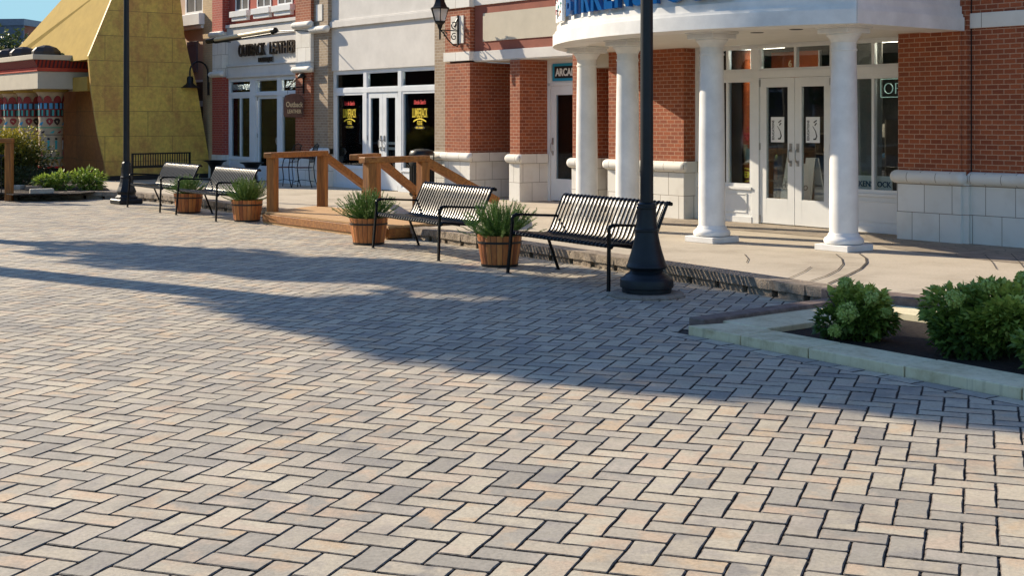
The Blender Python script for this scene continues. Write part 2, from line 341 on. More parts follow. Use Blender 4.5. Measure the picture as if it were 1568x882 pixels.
# ------------------------------------------------------------------ mesh builder
class MB:
    def __init__(self):
        self.v = []; self.f = []; self.mi = []; self.uv = {}; self.tone = None
    def add(self, verts, faces, mi=0):
        o = len(self.v); self.v += [tuple(p) for p in verts]
        for f in faces: self.f.append(tuple(i + o for i in f)); self.mi.append(mi)
        return self
    def box(self, x0, x1, y0, y1, z0, z1, mi=0):
        x0, x1 = min(x0, x1), max(x0, x1); y0, y1 = min(y0, y1), max(y0, y1); z0, z1 = min(z0, z1), max(z0, z1)
        v = [(x0, y0, z0), (x1, y0, z0), (x1, y1, z0), (x0, y1, z0), (x0, y0, z1), (x1, y0, z1), (x1, y1, z1), (x0, y1, z1)]
        return self.add(v, [(0, 3, 2, 1), (4, 5, 6, 7), (0, 1, 5, 4), (1, 2, 6, 5), (2, 3, 7, 6), (3, 0, 4, 7)], mi)
    def cbox(self, c, sx, sy, sz, rz=0, mi=0, m=None):
        mt = Matrix.Translation(Vector(c)) @ Matrix.Rotation(rz, 4, 'Z') if m is None else m
        v = [mt @ Vector((a * sx / 2, b * sy / 2, e * sz / 2)) for e in (-1, 1) for a, b in ((-1, -1), (1, -1), (1, 1), (-1, 1))]
        return self.add(v, [(0, 3, 2, 1), (4, 5, 6, 7), (0, 1, 5, 4), (1, 2, 6, 5), (2, 3, 7, 6), (3, 0, 4, 7)], mi)
    def beam(self, a, b, wd, ht, up=Vector((0, 0, 1)), mi=0):
        a, b = Vector(a), Vector(b); d = (b - a); L = d.length; d.normalize()
        s = d.cross(up).normalized(); u = s.cross(d).normalized(); v = []
        for p in (a, b):
            for i, j in ((-1, -1), (1, -1), (1, 1), (-1, 1)): v.append(p + s * i * wd / 2 + u * j * ht / 2)
        return self.add(v, [(0, 3, 2, 1), (4, 5, 6, 7), (0, 1, 5, 4), (1, 2, 6, 5), (2, 3, 7, 6), (3, 0, 4, 7)], mi)
    def prism(self, poly, z0, z1, mi=0):          # poly in xy, counter-clockwise
        k = len(poly); v = [(x, y, z0) for x, y in poly] + [(x, y, z1) for x, y in poly]
        f = [tuple(range(k))[::-1], tuple(range(k, 2 * k))] + [(i, (i + 1) % k, (i + 1) % k + k, i + k) for i in range(k)]
        return self.add(v, f, mi)
    def prism_along(self, poly, axis, a0, a1, mi=0):   # poly of two coords extruded along x or y
        k = len(poly)
        def P(p, a): return (a, p[0], p[1]) if axis == 'x' else (p[0], a, p[1])
        v = [P(p, a0) for p in poly] + [P(p, a1) for p in poly]
        f = [tuple(range(k)), tuple(range(k, 2 * k))[::-1]] + [(i + k, (i + 1) % k + k, (i + 1) % k, i) for i in range(k)]
        return self.add(v, f, mi)
    def lathe(self, prof, seg=24, c=(0, 0), mi=0, sx=1, sy=1, phase=0):
        v = []; f = []
        for r, z in prof:
            for i in range(seg):
                a = phase + 2 * math.pi * i / seg; v.append((c[0] + r * math.cos(a) * sx, c[1] + r * math.sin(a) * sy, z))
        for j in range(len(prof) - 1):
            for i in range(seg):
                f.append((j * seg + i, j * seg + (i + 1) % seg, (j + 1) * seg + (i + 1) % seg, (j + 1) * seg + i))
        f.append(tuple(range(seg))[::-1]); f.append(tuple((len(prof) - 1) * seg + i for i in range(seg)))
        return self.add(v, f, mi)
    def tube(self, pts, r, seg=8, mi=0, cap=True):
        pts = [Vector(p) for p in pts]; rs = r if isinstance(r, (list, tuple)) else [r] * len(pts)
        v = []; f = []; prev = None
        for i, p in enumerate(pts):
            d = (pts[min(i + 1, len(pts) - 1)] - pts[max(i - 1, 0)]).normalized()
            if prev is None:
                a = d.cross(Vector((0, 0, 1)))
                if a.length < 0.01: a = d.cross(Vector((1, 0, 0)))
                a.normalize()
            else: a = (prev - d * prev.dot(d)).normalized()
            prev = a; bb = d.cross(a)
            for k in range(seg):
                t = 2 * math.pi * k / seg; v.append(p + (a * math.cos(t) + bb * math.sin(t)) * rs[i])
        for i in range(len(pts) - 1):
            for k in range(seg): f.append((i * seg + k, i * seg + (k + 1) % seg, (i + 1) * seg + (k + 1) % seg, (i + 1) * seg + k))
        if cap: f.append(tuple(range(seg))[::-1]); f.append(tuple((len(pts) - 1) * seg + k for k in range(seg)))
        return self.add(v, f, mi)
    def build(self, name, mat, parent=None, org=(0, 0, 0), bevel=0, smooth=False, tones=None, uvs=None):
        me = bpy.data.meshes.new(name)
        ox, oy, oz = org
        me.from_pydata([(x - ox, y - oy, z - oz) for x, y, z in self.v], [], self.f); me.update()
        mats = mat if isinstance(mat, (list, tuple)) else [mat]
        for m_ in mats: me.materials.append(M[m_] if isinstance(m_, str) else m_)
        for p, i in zip(me.polygons, self.mi): p.material_index = i
        uvl = me.uv_layers.new(name='UVMap')
        if uvs is None:
            data = uvl.data
            for p in me.polygons:
                nx, ny, nz = abs(p.normal.x), abs(p.normal.y), abs(p.normal.z)
                for li in p.loop_indices:
                    x, y, z = self.v[me.loops[li].vertex_index]
                    if nz > 0.75: q = (x, y)
                    elif nx > ny: q = (y + 0.045, z)
                    else: q = (x, z)
                    data[li].uv = q
        else:
            for li, l in enumerate(me.loops): uvl.data[li].uv = uvs[l.vertex_index]
        if tones is not None:
            a = me.color_attributes.new('tone', 'FLOAT_COLOR', 'CORNER')
            buf = []
            for p in me.polygons:
                t = tones[p.index]; t = (t, t, t) if not isinstance(t, tuple) else t
                buf += [t[0], t[1], t[2], 1] * len(p.loop_indices)
            a.data.foreach_set('color', buf)
        if bevel:
            bm = bmesh.new(); bm.from_mesh(me)
            bmesh.ops.remove_doubles(bm, verts=bm.verts, dist=1e-5)
            bmesh.ops.recalc_face_normals(bm, faces=bm.faces)
            es = [e for e in bm.edges if len(e.link_faces) == 2 and e.calc_face_angle(0) > 0.5]
            bmesh.ops.bevel(bm, geom=es, offset=bevel, segments=1, affect='EDGES', clamp_overlap=True)
            bm.to_mesh(me); bm.free()
        if smooth:
            for p in me.polygons: p.use_smooth = True
            me.set_sharp_from_angle(angle=R(38))
        o = bpy.data.objects.new(name, me); COL.objects.link(o)
        if parent: o.parent = parent
        return o

def tag(o, label=None, cat=None, group=None, kind=None):
    if label: o['label'] = label
    if cat: o['category'] = cat
    if group: o['group'] = group
    if kind: o['kind'] = kind
    return o
def thing(name, label, cat, loc, rz=0, group=None):
    o = bpy.data.objects.new(name, None); o.empty_display_size = 0.2; COL.objects.link(o)
    o.location = loc; o.rotation_euler = (0, 0, rz)
    return tag(o, label, cat, group)
class F:      # a thing that stands in the facade frame: parts are given as (u, v, z), u = -s, v = -t
    def __init__(self, name, label, cat, s, t, z=0, group=None):
        self.o = thing(name, label, cat, W(s, t, z), PHI, group); self.org = (-s, -t, z)
    def part(self, mb, name, mat, parent=None, **k):
        return mb.build(name, mat, parent or self.o, org=self.org, **k)
def B(s0, s1, t0, t1, z0, z1, mb=None):
    mb = mb or MB(); return mb.box(-s0, -s1, -t0, -t1, z0, z1)
def copy_tree(o, parent=None):
    c = o.copy(); COL.objects.link(c)
    if parent is not None: c.parent = parent
    for ch in [x for x in COL.objects if x.parent == o]: copy_tree(ch, c)
    return c

def text_mb(body, size, depth, mat4, bold=0.0, xs=1.0, mb=None, mi=0, align='CENTER', space=1.0, shear=0.0):
    cu = bpy.data.curves.new('t', 'FONT'); cu.body = body; cu.size = size; cu.extrude = depth / 2; cu.offset = bold
    cu.align_x = align; cu.space_character = space; cu.shear = shear; cu.resolution_u = 3
    ob = bpy.data.objects.new('t', cu); COL.objects.link(ob)
    dg = bpy.context.evaluated_depsgraph_get(); me = bpy.data.meshes.new_from_object(ob.evaluated_get(dg))
    mb = mb or MB()
    vs = [mat4 @ Vector((v.co.x * xs, v.co.y, v.co.z)) for v in me.vertices]
    mb.add(vs, [tuple(p.vertices) for p in me.polygons], mi)
    bpy.data.objects.remove(ob); bpy.data.meshes.remove(me); bpy.data.curves.remove(cu)
    return mb
def FT(s, t, z):      # text matrix on a facade-parallel plane
    return Matrix.Translation((-s, -t, z)) @ Matrix.Rotation(R(90), 4, 'X')

# ------------------------------------------------------------------ kerb line and ground
KERB = [(-1.9, 4.72), (-1.54, 4.71), (0.41, 4.45), (3.24, 4.15), (5.08, 3.93), (8.0, 3.68), (10.9, 3.49), (13.5, 3.37), (16.2, 3.28), (17.3, 3.45), (18.1, 4.08), (18.7, 5.3), (20.2, 7.6), (24.3, 13.1), (32, 23)]
def kerb_pts(step):
    pts = [W(s, t) for s, t in KERB]; out = [pts[0].copy()]; acc = 0
    for a, b in zip(pts, pts[1:]):
        L = (b - a).length; d = (b - a) / L; pos = step - acc
        while pos <= L: out.append(a + d * pos); pos += step
        acc = (acc + L) % step
    return out
g = MB(); g.add([(-600, -200, -0.03), (600, -200, -0.03), (600, 900, -0.03), (-600, 900, -0.03)], [(0, 1, 2, 3)])
def ground_far_mat():
    m, n, b = newmat('distant paving'); v = coords(n, 'Object')
    f = noise(n, v, 0.8, 6); n.links.new(ramp(n, f, [(0.3, (0.26, 0.235, 0.20)), (0.7, (0.36, 0.32, 0.27))]).outputs[0], b.inputs['Base Color'])
    b.inputs['Roughness'].default_value = 0.9; return m
tag(g.build('ground', ground_far_mat()), kind='structure')
g = MB(); g.add([(-24, -1, -0.012), (16, -1, -0.012), (16, 34, -0.012), (-24, 34, -0.012)], [(0, 1, 2, 3)])
tag(g.build('paving_bed', 'joint'), kind='structure')

E1 = Vector((0.943, -0.3326, 0)); E2 = Vector((0.3326, 0.943, 0)); U = 0.1345
def gp(x, y, h=0.0):
    Z = 2040 * (1.65 - h) / (y - 183); return Vector(((x - 784) * Z / 2040, Z, h))
A0 = gp(1415.4, 840.7) - E1 * U * 1 - E2 * U * (-2)
PF0 = W(-2.0, 6.80); PF1 = W(-9.0, 7.25)                 # outer front edge of the raised bed
pfd = (PF1 - PF0).normalized(); pfn = Vector((-pfd.y, pfd.x, 0))
if pfn.dot(N) < 0: pfn = -pfn
COURSE = 0.15
def inside(c):
    if not (1.2 < c.y < 30): return False
    k = c.x / max(c.y, 0.1)
    if abs(k) > 0.385 + 2.6 / c.y: return False
    s = (c - O).dot(D); t = (c - O).dot(N)
    if s < 18.7:
        for (s0, t0), (s1, t1) in zip(KERB, KERB[1:]):
            if s0 <= s <= s1:
                return t > t0 + (t1 - t0) * (s - s0) / (s1 - s0) - 0.1
        return True
    return t > 5.0 + (s - 18.7) * 1.35
def clip(poly, p, nrm):       # keep the side where (x-p).nrm > 0
    out = []
    for i in range(len(poly)):
        a, b = poly[i], poly[(i + 1) % len(poly)]; da, db = (a - p).dot(nrm), (b - p).dot(nrm)
        if da >= 0: out.append(a)
        if (da >= 0) != (db >= 0): out.append(a + (b - a) * (da / (da - db)))
    return out
pv = MB(); tones = []
rnd = random.Random(11)
def paver(poly, tone, gap=0.0046):
    c = sum(poly, Vector()) / len(poly); k = len(poly)
    if k < 3: return
    # shrink for joint, cut the corners, bevel the arris
    ring = []
    sh = []
    for i in range(k):
        a, b, d = poly[i - 1], poly[i], poly[(i + 1) % k]
        e1 = (a - b); e2 = (d - b)
        if e1.length < 1e-4 or e2.length < 1e-4: continue
        l1, l2 = e1.length, e2.length; e1.normalize(); e2.normalize()
        dv = e1 + e2; q = b + E1 * dv.dot(E1) * gap * .60 + E2 * dv.dot(E2) * gap * 1.22
        j = rnd.uniform(0.003, 0.009); j2 = rnd.uniform(0.003, 0.009)
        sh.append(q + e1 * min(j, l1 * .3)); sh.append(q + e2 * min(j2, l2 * .3))
    if len(sh) < 6: return
    near = c.y < 13
    if near:
        full = []
        for i in range(len(sh)):
            a, b = sh[i], sh[(i + 1) % len(sh)]; full.append(a)
            if (b - a).length > 0.05:
                inn = (c - (a + b) / 2).normalized()
                for q in ((0.33, 0.66) if (b - a).length > .15 else (0.5,)): full.append(a.lerp(b, q + rnd.uniform(-.1, .1)) + inn * rnd.uniform(-0.0008, 0.0030))
        sh = full
    tx, ty = rnd.uniform(-0.006, 0.006), rnd.uniform(-0.006, 0.006); h0 = rnd.uniform(-0.0012, 0.0012)
    n = len(sh); vs = []
    for q in sh: vs.append((q.x, q.y, -0.016))
    for q in sh: vs.append((q.x, q.y, h0 - 0.0035 + (q.x - c.x) * tx + (q.y - c.y) * ty))
    for q in sh:
        r = q + (c - q).normalized() * 0.0058
        vs.append((r.x, r.y, h0 + (q.x - c.x) * tx + (q.y - c.y) * ty))
    fs = [tuple(range(2 * n, 3 * n))]
    for i in range(n):
        jn = (i + 1) % n
        fs.append((i, jn, n + jn, n + i)); fs.append((n + i, n + jn, 2 * n + jn, 2 * n + i))
    # orientation: ensure the top faces up
    ar = sum((sh[i].x * sh[(i + 1) % n].y - sh[(i + 1) % n].x * sh[i].y) for i in range(n))
    if ar < 0: fs = [f[::-1] for f in fs]
    pv.add(vs, fs[:1]); pv.add(vs, fs[2::2], 2); pv.add(vs, [f_ for f_ in fs[1::2]], 1); tones.extend([tone] * len(fs))
def unit(x, y): return A0 + E1 * U * x + E2 * U * y
KN = 150
def put(x0, y0, wx, wy):
    cc = unit(x0 + wx / 2, y0 + wy / 2)
    if not inside(cc): return
    p = [unit(x0, y0), unit(x0 + wx, y0), unit(x0 + wx, y0 + wy), unit(x0, y0 + wy)]
    if (cc - PF0).dot(pfn) < 0.6 and (cc - (PF0 - pfd * 0.10)).dot(pfd) > 0:
        p = clip(p, PF0 + pfn * (COURSE + 0.004), pfn)
        if len(p) < 3: return
    paver(p, (rnd.random(), rnd.random(), rnd.random()))
def span(kmin, kmax):
    for k in range(kmin, kmax):
        for m in range(-70, 70):
            put(-k + 4 * m, -k, 2, 1); put(1 - k + 4 * m, -2 - k, 1, 2)
span(-230, 60)
L = 0.3
x = -0.16
while x < 7:
    lc = rnd.choice((0.27, 0.27, 0.2))
    a = PF0 + pfd * x + pfn * 0.006; b = PF0 + pfd * (x + lc) + pfn * 0.006
    paver([a, b, b + pfn * COURSE, a + pfn * COURSE], (rnd.random(), rnd.random() * .5, rnd.random())); x += lc + 0.002
pavement = pv.build('pavement', ['paver', 'joint', 'paver_edge'], tones=tones); tag(pavement, kind='structure')

# sidewalk slab with its joints
def kerb_t(s):
    for (s0, t0), (s1, t1) in zip(KERB, KERB[1:]):
        if s0 <= s <= s1: return t0 + (t1 - t0) * (s - s0) / (s1 - s0)
    return KERB[0][1]
poly = [(-12, -3), (-12, 4.55), (-2.6, 4.55), (-1.9, 4.5)]
poly += [(s, t - 0.22) for s, t in KERB[1:]] + [(45, 23), (45, -3)]
f_side = F('sidewalk', None, None, 0, 0); bpy.data.objects.remove(f_side.o)
sw = MB(); pl = [W(s, t) for s, t in poly]; sw.prism([(p.x, p.y) for p in pl], -0.02, 0.15)
o = sw.build('sidewalk', 'sidewalk'); tag(o, kind='structure')
st = MB()
q = [W(0.95, -0.45), W(0.95, 0.55), W(6.5, 0.75), W(6.5, -0.45)]
st.add([(p.x, p.y, 0.154) for p in q], [(0, 1, 2, 3)])
q = [W(0.95, -0.1), W(-6, -0.1), W(-6, 1.5), W(-1.2, 1.45), W(0.2, 1.15), W(0.95, 0.55)]
st.add([(p.x, p.y, 0.154) for p in q], [tuple(range(6))])
tag(st.build('stamped_walk', 'stamped'), kind='structure')
jt = MB()
def strip(pts, wd, z=0.158):
    for a, b in zip(pts, pts[1:]):
        d = (b - a).normalized(); nn = Vector((-d.y, d.x, 0)) * wd / 2
        jt.add([a - nn, b - nn, b + nn, a + nn], [(0, 1, 2, 3)])
def pxs(l, h=0.158): return [gp(x, y, h) for x, y in l]
for l, wd in (([(1280, 389), (1289, 396), (1291, 404), (1283, 413), (1265, 422), (1240, 430)], .014),
              ([(1316, 388), (1326, 395), (1327, 402), (1318, 411), (1300, 420), (1268, 434)], .022),
              ([(1242, 408), (1232, 415), (1212, 424), (1205, 427)], .010),
              ([(1140, 389), (1146, 396), (1143, 402)], .010),
              ([(1370, 447), (1440, 439), (1568, 428)], .007),
              ([(1020, 404), (1110, 407), (1250, 409)], .005),
              ([(1508, 390), (1520, 402), (1526, 412)], .008), ([(1548, 388), (1562, 402), (1568, 410)], .008)):
    strip(pxs(l), wd)
for s in (3.5, 6.4, 9.4, 12.4, 15.4, 18.4, 21.4):
    strip([W(s, -0.8 if s > 8 else 0.8, 0.156), W(s, kerb_t(s) - 0.25, 0.156)], .008)
tag(jt.build('sidewalk_joints', 'joint'), kind='structure')

# kerb of split-face blocks with open weep gaps below the cap course
kb = MB(); kp = kerb_pts(0.42); rk = random.Random(3)
for i, (a, b) in enumerate(zip(kp, kp[1:])):
    d = (b - a).normalized(); nn = Vector((d.y, -d.x, 0));
    if nn.dot(W(0, 1) - W(0, 0)) < 0 and a.x > -9: nn = -nn
    def block(p0, p1, out, back, z0, z1):
        k = 5; vs = []
        for r_ in range(2):
            for j in range(k + 1):
                p = p0.lerp(p1, j / k) + nn * (out + rk.uniform(-.012, .006)); vs.append((p.x, p.y, (z0, z1)[r_] - (0.006 * rk.random() if r_ else 0)))
        for r_ in range(2):
            for j in range(k + 1):
                p = p0.lerp(p1, j / k) - nn * back; vs.append((p.x, p.y, (z0, z1)[r_]))
        n1 = k + 1; fs = []
        for j in range(k):
            fs += [(j, j + 1, n1 + j + 1, n1 + j), (n1 + j, n1 + j + 1, 3 * n1 + j + 1, 3 * n1 + j)]
        fs += [(0, n1, 3 * n1, 2 * n1), (k, 2 * n1 + k, 3 * n1 + k, n1 + k)]
        kb.add(vs, fs)
    block(a + d * .003, b - d * .003, 0.012, 0.24, 0.068, 0.159)
    m_ = a.lerp(b, .5)
    block(a + d * .04, b - d * .04, -0.012, 0.22, -0.02, 0.066)
o = kb.build('kerb', 'rock'); tag(o, kind='structure')
kbk = MB()
for a, b in zip(kp, kp[1:]):
    nn = (b - a).normalized(); nn = Vector((nn.y, -nn.x, 0))
    if nn.dot(N) < 0: nn = -nn
    a2, b2 = a - nn * .12, b - nn * .12
    kbk.add([(a2.x, a2.y, -.02), (b2.x, b2.y, -.02), (b2.x, b2.y, .07), (a2.x, a2.y, .07)], [(0, 1, 2, 3)])
tag(kbk.build('kerb_gap_fill', 'soil'), kind='structure')

# ------------------------------------------------------------------ shared facade pieces
def half_round(f, s0, s1, t, z0, z1, out=0.085, mat='cap', parent=None, ends=True, name='cap_moulding', ret=0.0):
    """half-round stone moulding along a pier front; ret = length of the flat return on the right-hand side"""
    mb = MB(); r = (z1 - z0) / 2; zc = (z0 + z1) / 2; prof = [(-t + 0.02, z0)]
    for i in range(9):
        a = -math.pi / 2 + math.pi * i / 8; prof.append((-t - out * math.cos(a), zc + r * math.sin(a)))
    prof.append((-t + 0.02, z1))
    mb.prism_along(prof[::-1], 'x', -s1 - 0.0, -s0 + 0.0)
    # rounded ends
    for s, sg in ((s1, -1), (s0, 1)):
        k = 7; vs = []; fs = []
        for i in range(9):
            a = -math.pi / 2 + math.pi * i / 8; rad = out * math.cos(a); z = zc + r * math.sin(a)
            for j in range(k):
                b = (math.pi / 2) * j / (k - 1)
                vs.append((-s + sg * rad * math.sin(b), -t - rad * math.cos(b), z))
        for i in range(8):
            for j in range(k - 1):
                q = (i * k + j, i * k + j + 1, (i + 1) * k + j + 1, (i + 1) * k + j); fs.append(q if sg > 0 else q[::-1])
        mb.add(vs, fs)
    if ret: mb.box(-s0, -s0 + 0.05, -t, -t + ret, z0, z1)
    return f.part(mb, name, mat, parent, smooth=True)

def window(f, s0, s1, t, z0, z1, name='window', fw=0.05, mulls=(), mat='white_trim', depth=0.07, mw=0.022):
    fr = MB()
    B(s0, s1, t - depth, t, z1 - fw, z1, fr); B(s0, s1, t - depth, t, z0, z0 + fw, fr)
    B(s0, s0 + fw, t - depth, t, z0 + fw, z1 - fw, fr); B(s1 - fw, s1, t - depth, t, z0 + fw, z1 - fw, fr)
    for s in mulls: B(s - mw, s + mw, t - depth, t - 0.003, z0 + fw, z1 - fw, fr)
    w_ = f.part(fr, name, mat, bevel=0.003)
    g_ = B(s0 + fw - .002, s1 - fw + .002, t - depth * .6, t - depth * .6 + 0.008, z0 + fw - .002, z1 - fw + .002)
    f.part(g_, 'pane', 'glass', w_)
    return w_
def door_leaf(f, s0, s1, t, z0, z1, stile=0.12, top=0.13, bot=0.36, handle_side=-1, mat='white_trim', th=0.045):
    fr = MB()
    B(s0, s0 + stile, t - th, t, z0, z1, fr); B(s1 - stile, s1, t - th, t, z0, z1, fr)
    B(s0 + stile, s1 - stile, t - th, t, z1 - top, z1, fr); B(s0 + stile, s1 - stile, t - th, t, z0, z0 + bot, fr)
    d_ = f.part(fr, 'door', mat, bevel=0.003)
    f.part(B(s0 + stile - .002, s1 - stile + .002, t - th * .6, t - th * .6 + .008, z0 + bot - .002, z1 - top + .002), 'pane', 'glass', d_)
    hs = (s0 + stile * .5) if handle_side < 0 else (s1 - stile * .5)
    h = MB(); zc = z0 + 0.98; B(hs - .022, hs + .022, t, t + .012, zc + .05, zc + .17, h); B(hs - .018, hs + .018, t, t + .012, zc - .15, zc - .07, h)
    h.tube([(-hs, -t - .01, zc + .10), (-hs, -t - .06, zc + .06), (-hs, -t - .065, zc - .02), (-hs, -t - .05, zc - .08), (-hs, -t - .01, zc - .11)], .011, 8)
    f.part(h, 'handle', 'steel', d_, smooth=True)
    hg = MB(); hx = s1 if handle_side < 0 else s0
    for zz in (z0 + .06, z0 + 1.1, z1 - .07): f.part(B(hx - .016, hx + .016, t, t + .014, zz - .05, zz + .05), 'hinge', 'steel', d_)
    return d_
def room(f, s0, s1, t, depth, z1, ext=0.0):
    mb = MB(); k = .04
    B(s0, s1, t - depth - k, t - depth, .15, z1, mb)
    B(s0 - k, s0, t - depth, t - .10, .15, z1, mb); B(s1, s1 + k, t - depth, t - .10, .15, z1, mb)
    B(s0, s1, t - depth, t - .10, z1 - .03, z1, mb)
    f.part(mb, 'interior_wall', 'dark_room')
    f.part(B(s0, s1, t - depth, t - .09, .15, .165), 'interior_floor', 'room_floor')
    if ext:
        for a_ in (.15, .55): f.part(B(s0 + (s1 - s0) * a_ - .45, s0 + (s1 - s0) * a_ + .45, t - .46, t - .26, z1 - .05, z1 - .035), 'added_ceiling_light', emis('added shop fill light', (1.0, .86, .68), ext))  # unseen glowing panels added under the ceiling so the shop interior reads

# ------------------------------------------------------------------ the shoe shop with the bow-front portico
f = F('shop_building', 'red brick shop with curved white portico on round columns and double glass doors', 'shop', 2.5, 0, 0.15)
TOP = 6.4
def brick_pier(f, s0, s1, t, back, zt=2.75, mat='brick', z_b=1.02, basename='stone_base'):
    f.part(B(s0, s1, back, t, 1.0, zt), 'brick_pier', mat)
    f.part(B(s0 - .012, s1 + .012, back, t + .012, .12, .86), basename, 'limestone', bevel=.004)
    half_round(f, s0 - .012, s1 + .012, t + .012, .855, 1.02, ret=max(0, (t - back) - .02))
# right-hand wall and the pier beside the door
f.part(B(-9, -.075, -1.2, -.10, 1.0, 2.75), 'brick_wall', 'brick')
f.part(B(-9, -.075, -1.2, -.10, 2.935, TOP), 'brick_wall', 'brick')
f.part(B(-9, -.075, -1.2, -.075, 2.752, 2.933), 'stone_band', 'band', bevel=.003)
f.part(B(-9, -.087, -1.2, -.088, .12, .86), 'stone_base', 'limestone')
half_round(f, -9, -.10, -.088, .855, 1.02)
brick_pier(f, 0.0, .89, 0.0, -1.2, TOP)
f.part(B(-.075, 0, -1.2, -.02, .98, TOP), 'corner_return', 'brick'); f.part(B(-.087, -.012, -1.2, -.03, .12, .98), 'corner_stone', 'limestone')
f.part(B(-.09, -.06, -.135, -.095, .15, TOP), 'expansion_joint', 'black_vinyl')
brick_pier(f, 4.87, 6.54, -.25, -.62)
brick_pier(f, 7.02, 7.42, -.25, -1.25)
f.part(B(6.54, 7.02, -1.0, -.36, 2.50, 2.75), 'lintel', 'stucco_cream')
f.part(B(6.54, 7.02, -1.2, -1.0, .15, 2.75), 'recess_wall', 'brick')
f.part(B(.89, 7.42, -1.2, -.46, 2.76, TOP), 'upper_wall', 'stucco_white')
# storefront: bulkhead panels, rails, windows, doors
T = -.5
fr = MB()
B(.89, 4.87, T - .09, T + .012, 2.70, 2.76, fr); B(.89, 4.87, T - .09, T + .012, 2.25, 2.36, fr)
for s0, s1 in ((.89, .93), (2.22, 2.33), (3.61, 3.74), (4.83, 4.87)): B(s0, s1, T - .09, T + .010, .15, 2.70, fr)
f.part(fr, 'storefront_frame', 'white_trim', bevel=.003)
for s0, s1 in ((.93, 2.22), (3.74, 4.83)):
    b_ = MB(); B(s0, s1, T - .08, T, .15, .63, b_); B(s0, s1, T - .08, T + .03, .63, .67, b_); B(s0, s1, T, T + .018, .15, .24, b_)
    for a0, a1, z0_, z1_ in ((s0 + .10, s1 - .10, .555, .575), (s0 + .10, s1 - .10, .29, .31), (s0 + .10, s0 + .12, .29, .575), (s1 - .12, s1 - .10, .29, .575)): B(a0, a1, T, T + .010, z0_, z1_, b_)
    f.part(b_, 'bulkhead_panel', 'white_trim', bevel=.003)
window(f, .93, 2.22, T, .67, 2.25, mulls=(1.645,)); window(f, .93, 2.22, T, 2.36, 2.70, 'transom_window', mulls=(1.645,), fw=.025)
window(f, 3.74, 4.83, T, .67, 2.25, mulls=(4.23,)); window(f, 3.74, 4.83, T, 2.36, 2.70, 'transom_window', mulls=(4.23,), fw=.025)
window(f, 2.33, 3.61, T, 2.36, 2.70, 'transom_window', mulls=(2.955,), fw=.025)
door_leaf(f, 2.335, 2.966, T - .01, .165, 2.245, handle_side=1); door_leaf(f, 2.972, 3.605, T - .01, .165, 2.245, handle_side=-1)
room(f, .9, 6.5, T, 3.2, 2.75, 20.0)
# bow-front portico
CS, CT = 2.5, -2.28
def arc(r, a): return (-(CS + r * math.sin(a)), -(CT + r * math.cos(a)))
def bow(r, z0, z1, r_in, a0, a1, seg=44):
    mb = MB(); o_ = [arc(r, a0 + (a1 - a0) * i / seg) for i in range(seg + 1)]; n_ = [arc(r_in, a0 + (a1 - a0) * i / seg) for i in range(seg + 1)]
    k = seg + 1
    v = [(x, y, z0) for x, y in o_] + [(x, y, z1) for x, y in o_] + [(x, y, z0) for x, y in n_] + [(x, y, z1) for x, y in n_]
    fs = []
    for i in range(seg):
        fs += [(i, i + 1, k + i + 1, k + i), (2 * k + i, 3 * k + i, 3 * k + i + 1, 2 * k + i + 1), (k + i, k + i + 1, 3 * k + i + 1, 3 * k + i), (i, 2 * k + i, 2 * k + i + 1, i + 1)]
    fs += [(0, k, 3 * k, 2 * k), (seg, 2 * k + seg, 3 * k + seg, k + seg)]
    return mb.add(v, fs)
def s_ang(r, s): return math.asin((s - CS) / r)
en = MB()
for r, z0, z1, ex in ((5.05, 2.72, 2.885, 0), (5.02, 2.885, 2.925, .03), (4.99, 2.925, 3.02, .06), (4.95, 3.02, 3.62, .10), (5.05, 3.62, 3.72, 0.0), (5.10, 3.72, 3.80, -.05)):
    a0 = s_ang(r, -.05 + ex * .6); a1 = math.asin(min(.999, (7.42 - CS) / r)) if r > 4.93 else 1.3
    b_ = bow(r, z0, z1, r - .5, a0, a1); en.add(b_.v, b_.f)
    tt = CT + r * math.cos(a0); B(-.05 + ex * .6, .45, -.003, tt - .02, z0 + .001, z1 - .001, en)
f.part(en, 'portico_entablature', 'white', smooth=True)
sp = [arc(4.97, s_ang(4.97, .06) + (s_ang(4.97, 7.10) - s_ang(4.97, .06)) * i / 40) for i in range(41)] + [(-7.10, .455), (-.06, .455)]
so_ = MB(); so_.prism(sp[::-1], 2.735, 2.79); f.part(so_, 'portico_ceiling', 'soffit')
rf = MB(); rf.prism(sp[::-1], 3.80, 3.84); f.part(rf, 'portico_roof', 'roof_dark')
for a, r in ((-.02, 4.7), (-.33, 4.15), (-.17, 3.9)):
    c = arc(r, a); dl = MB(); dl.lathe([(.0, 2.729), (.075, 2.729), (.085, 2.735)], 20, c); f.part(dl, 'recessed_light', 'black_vinyl')
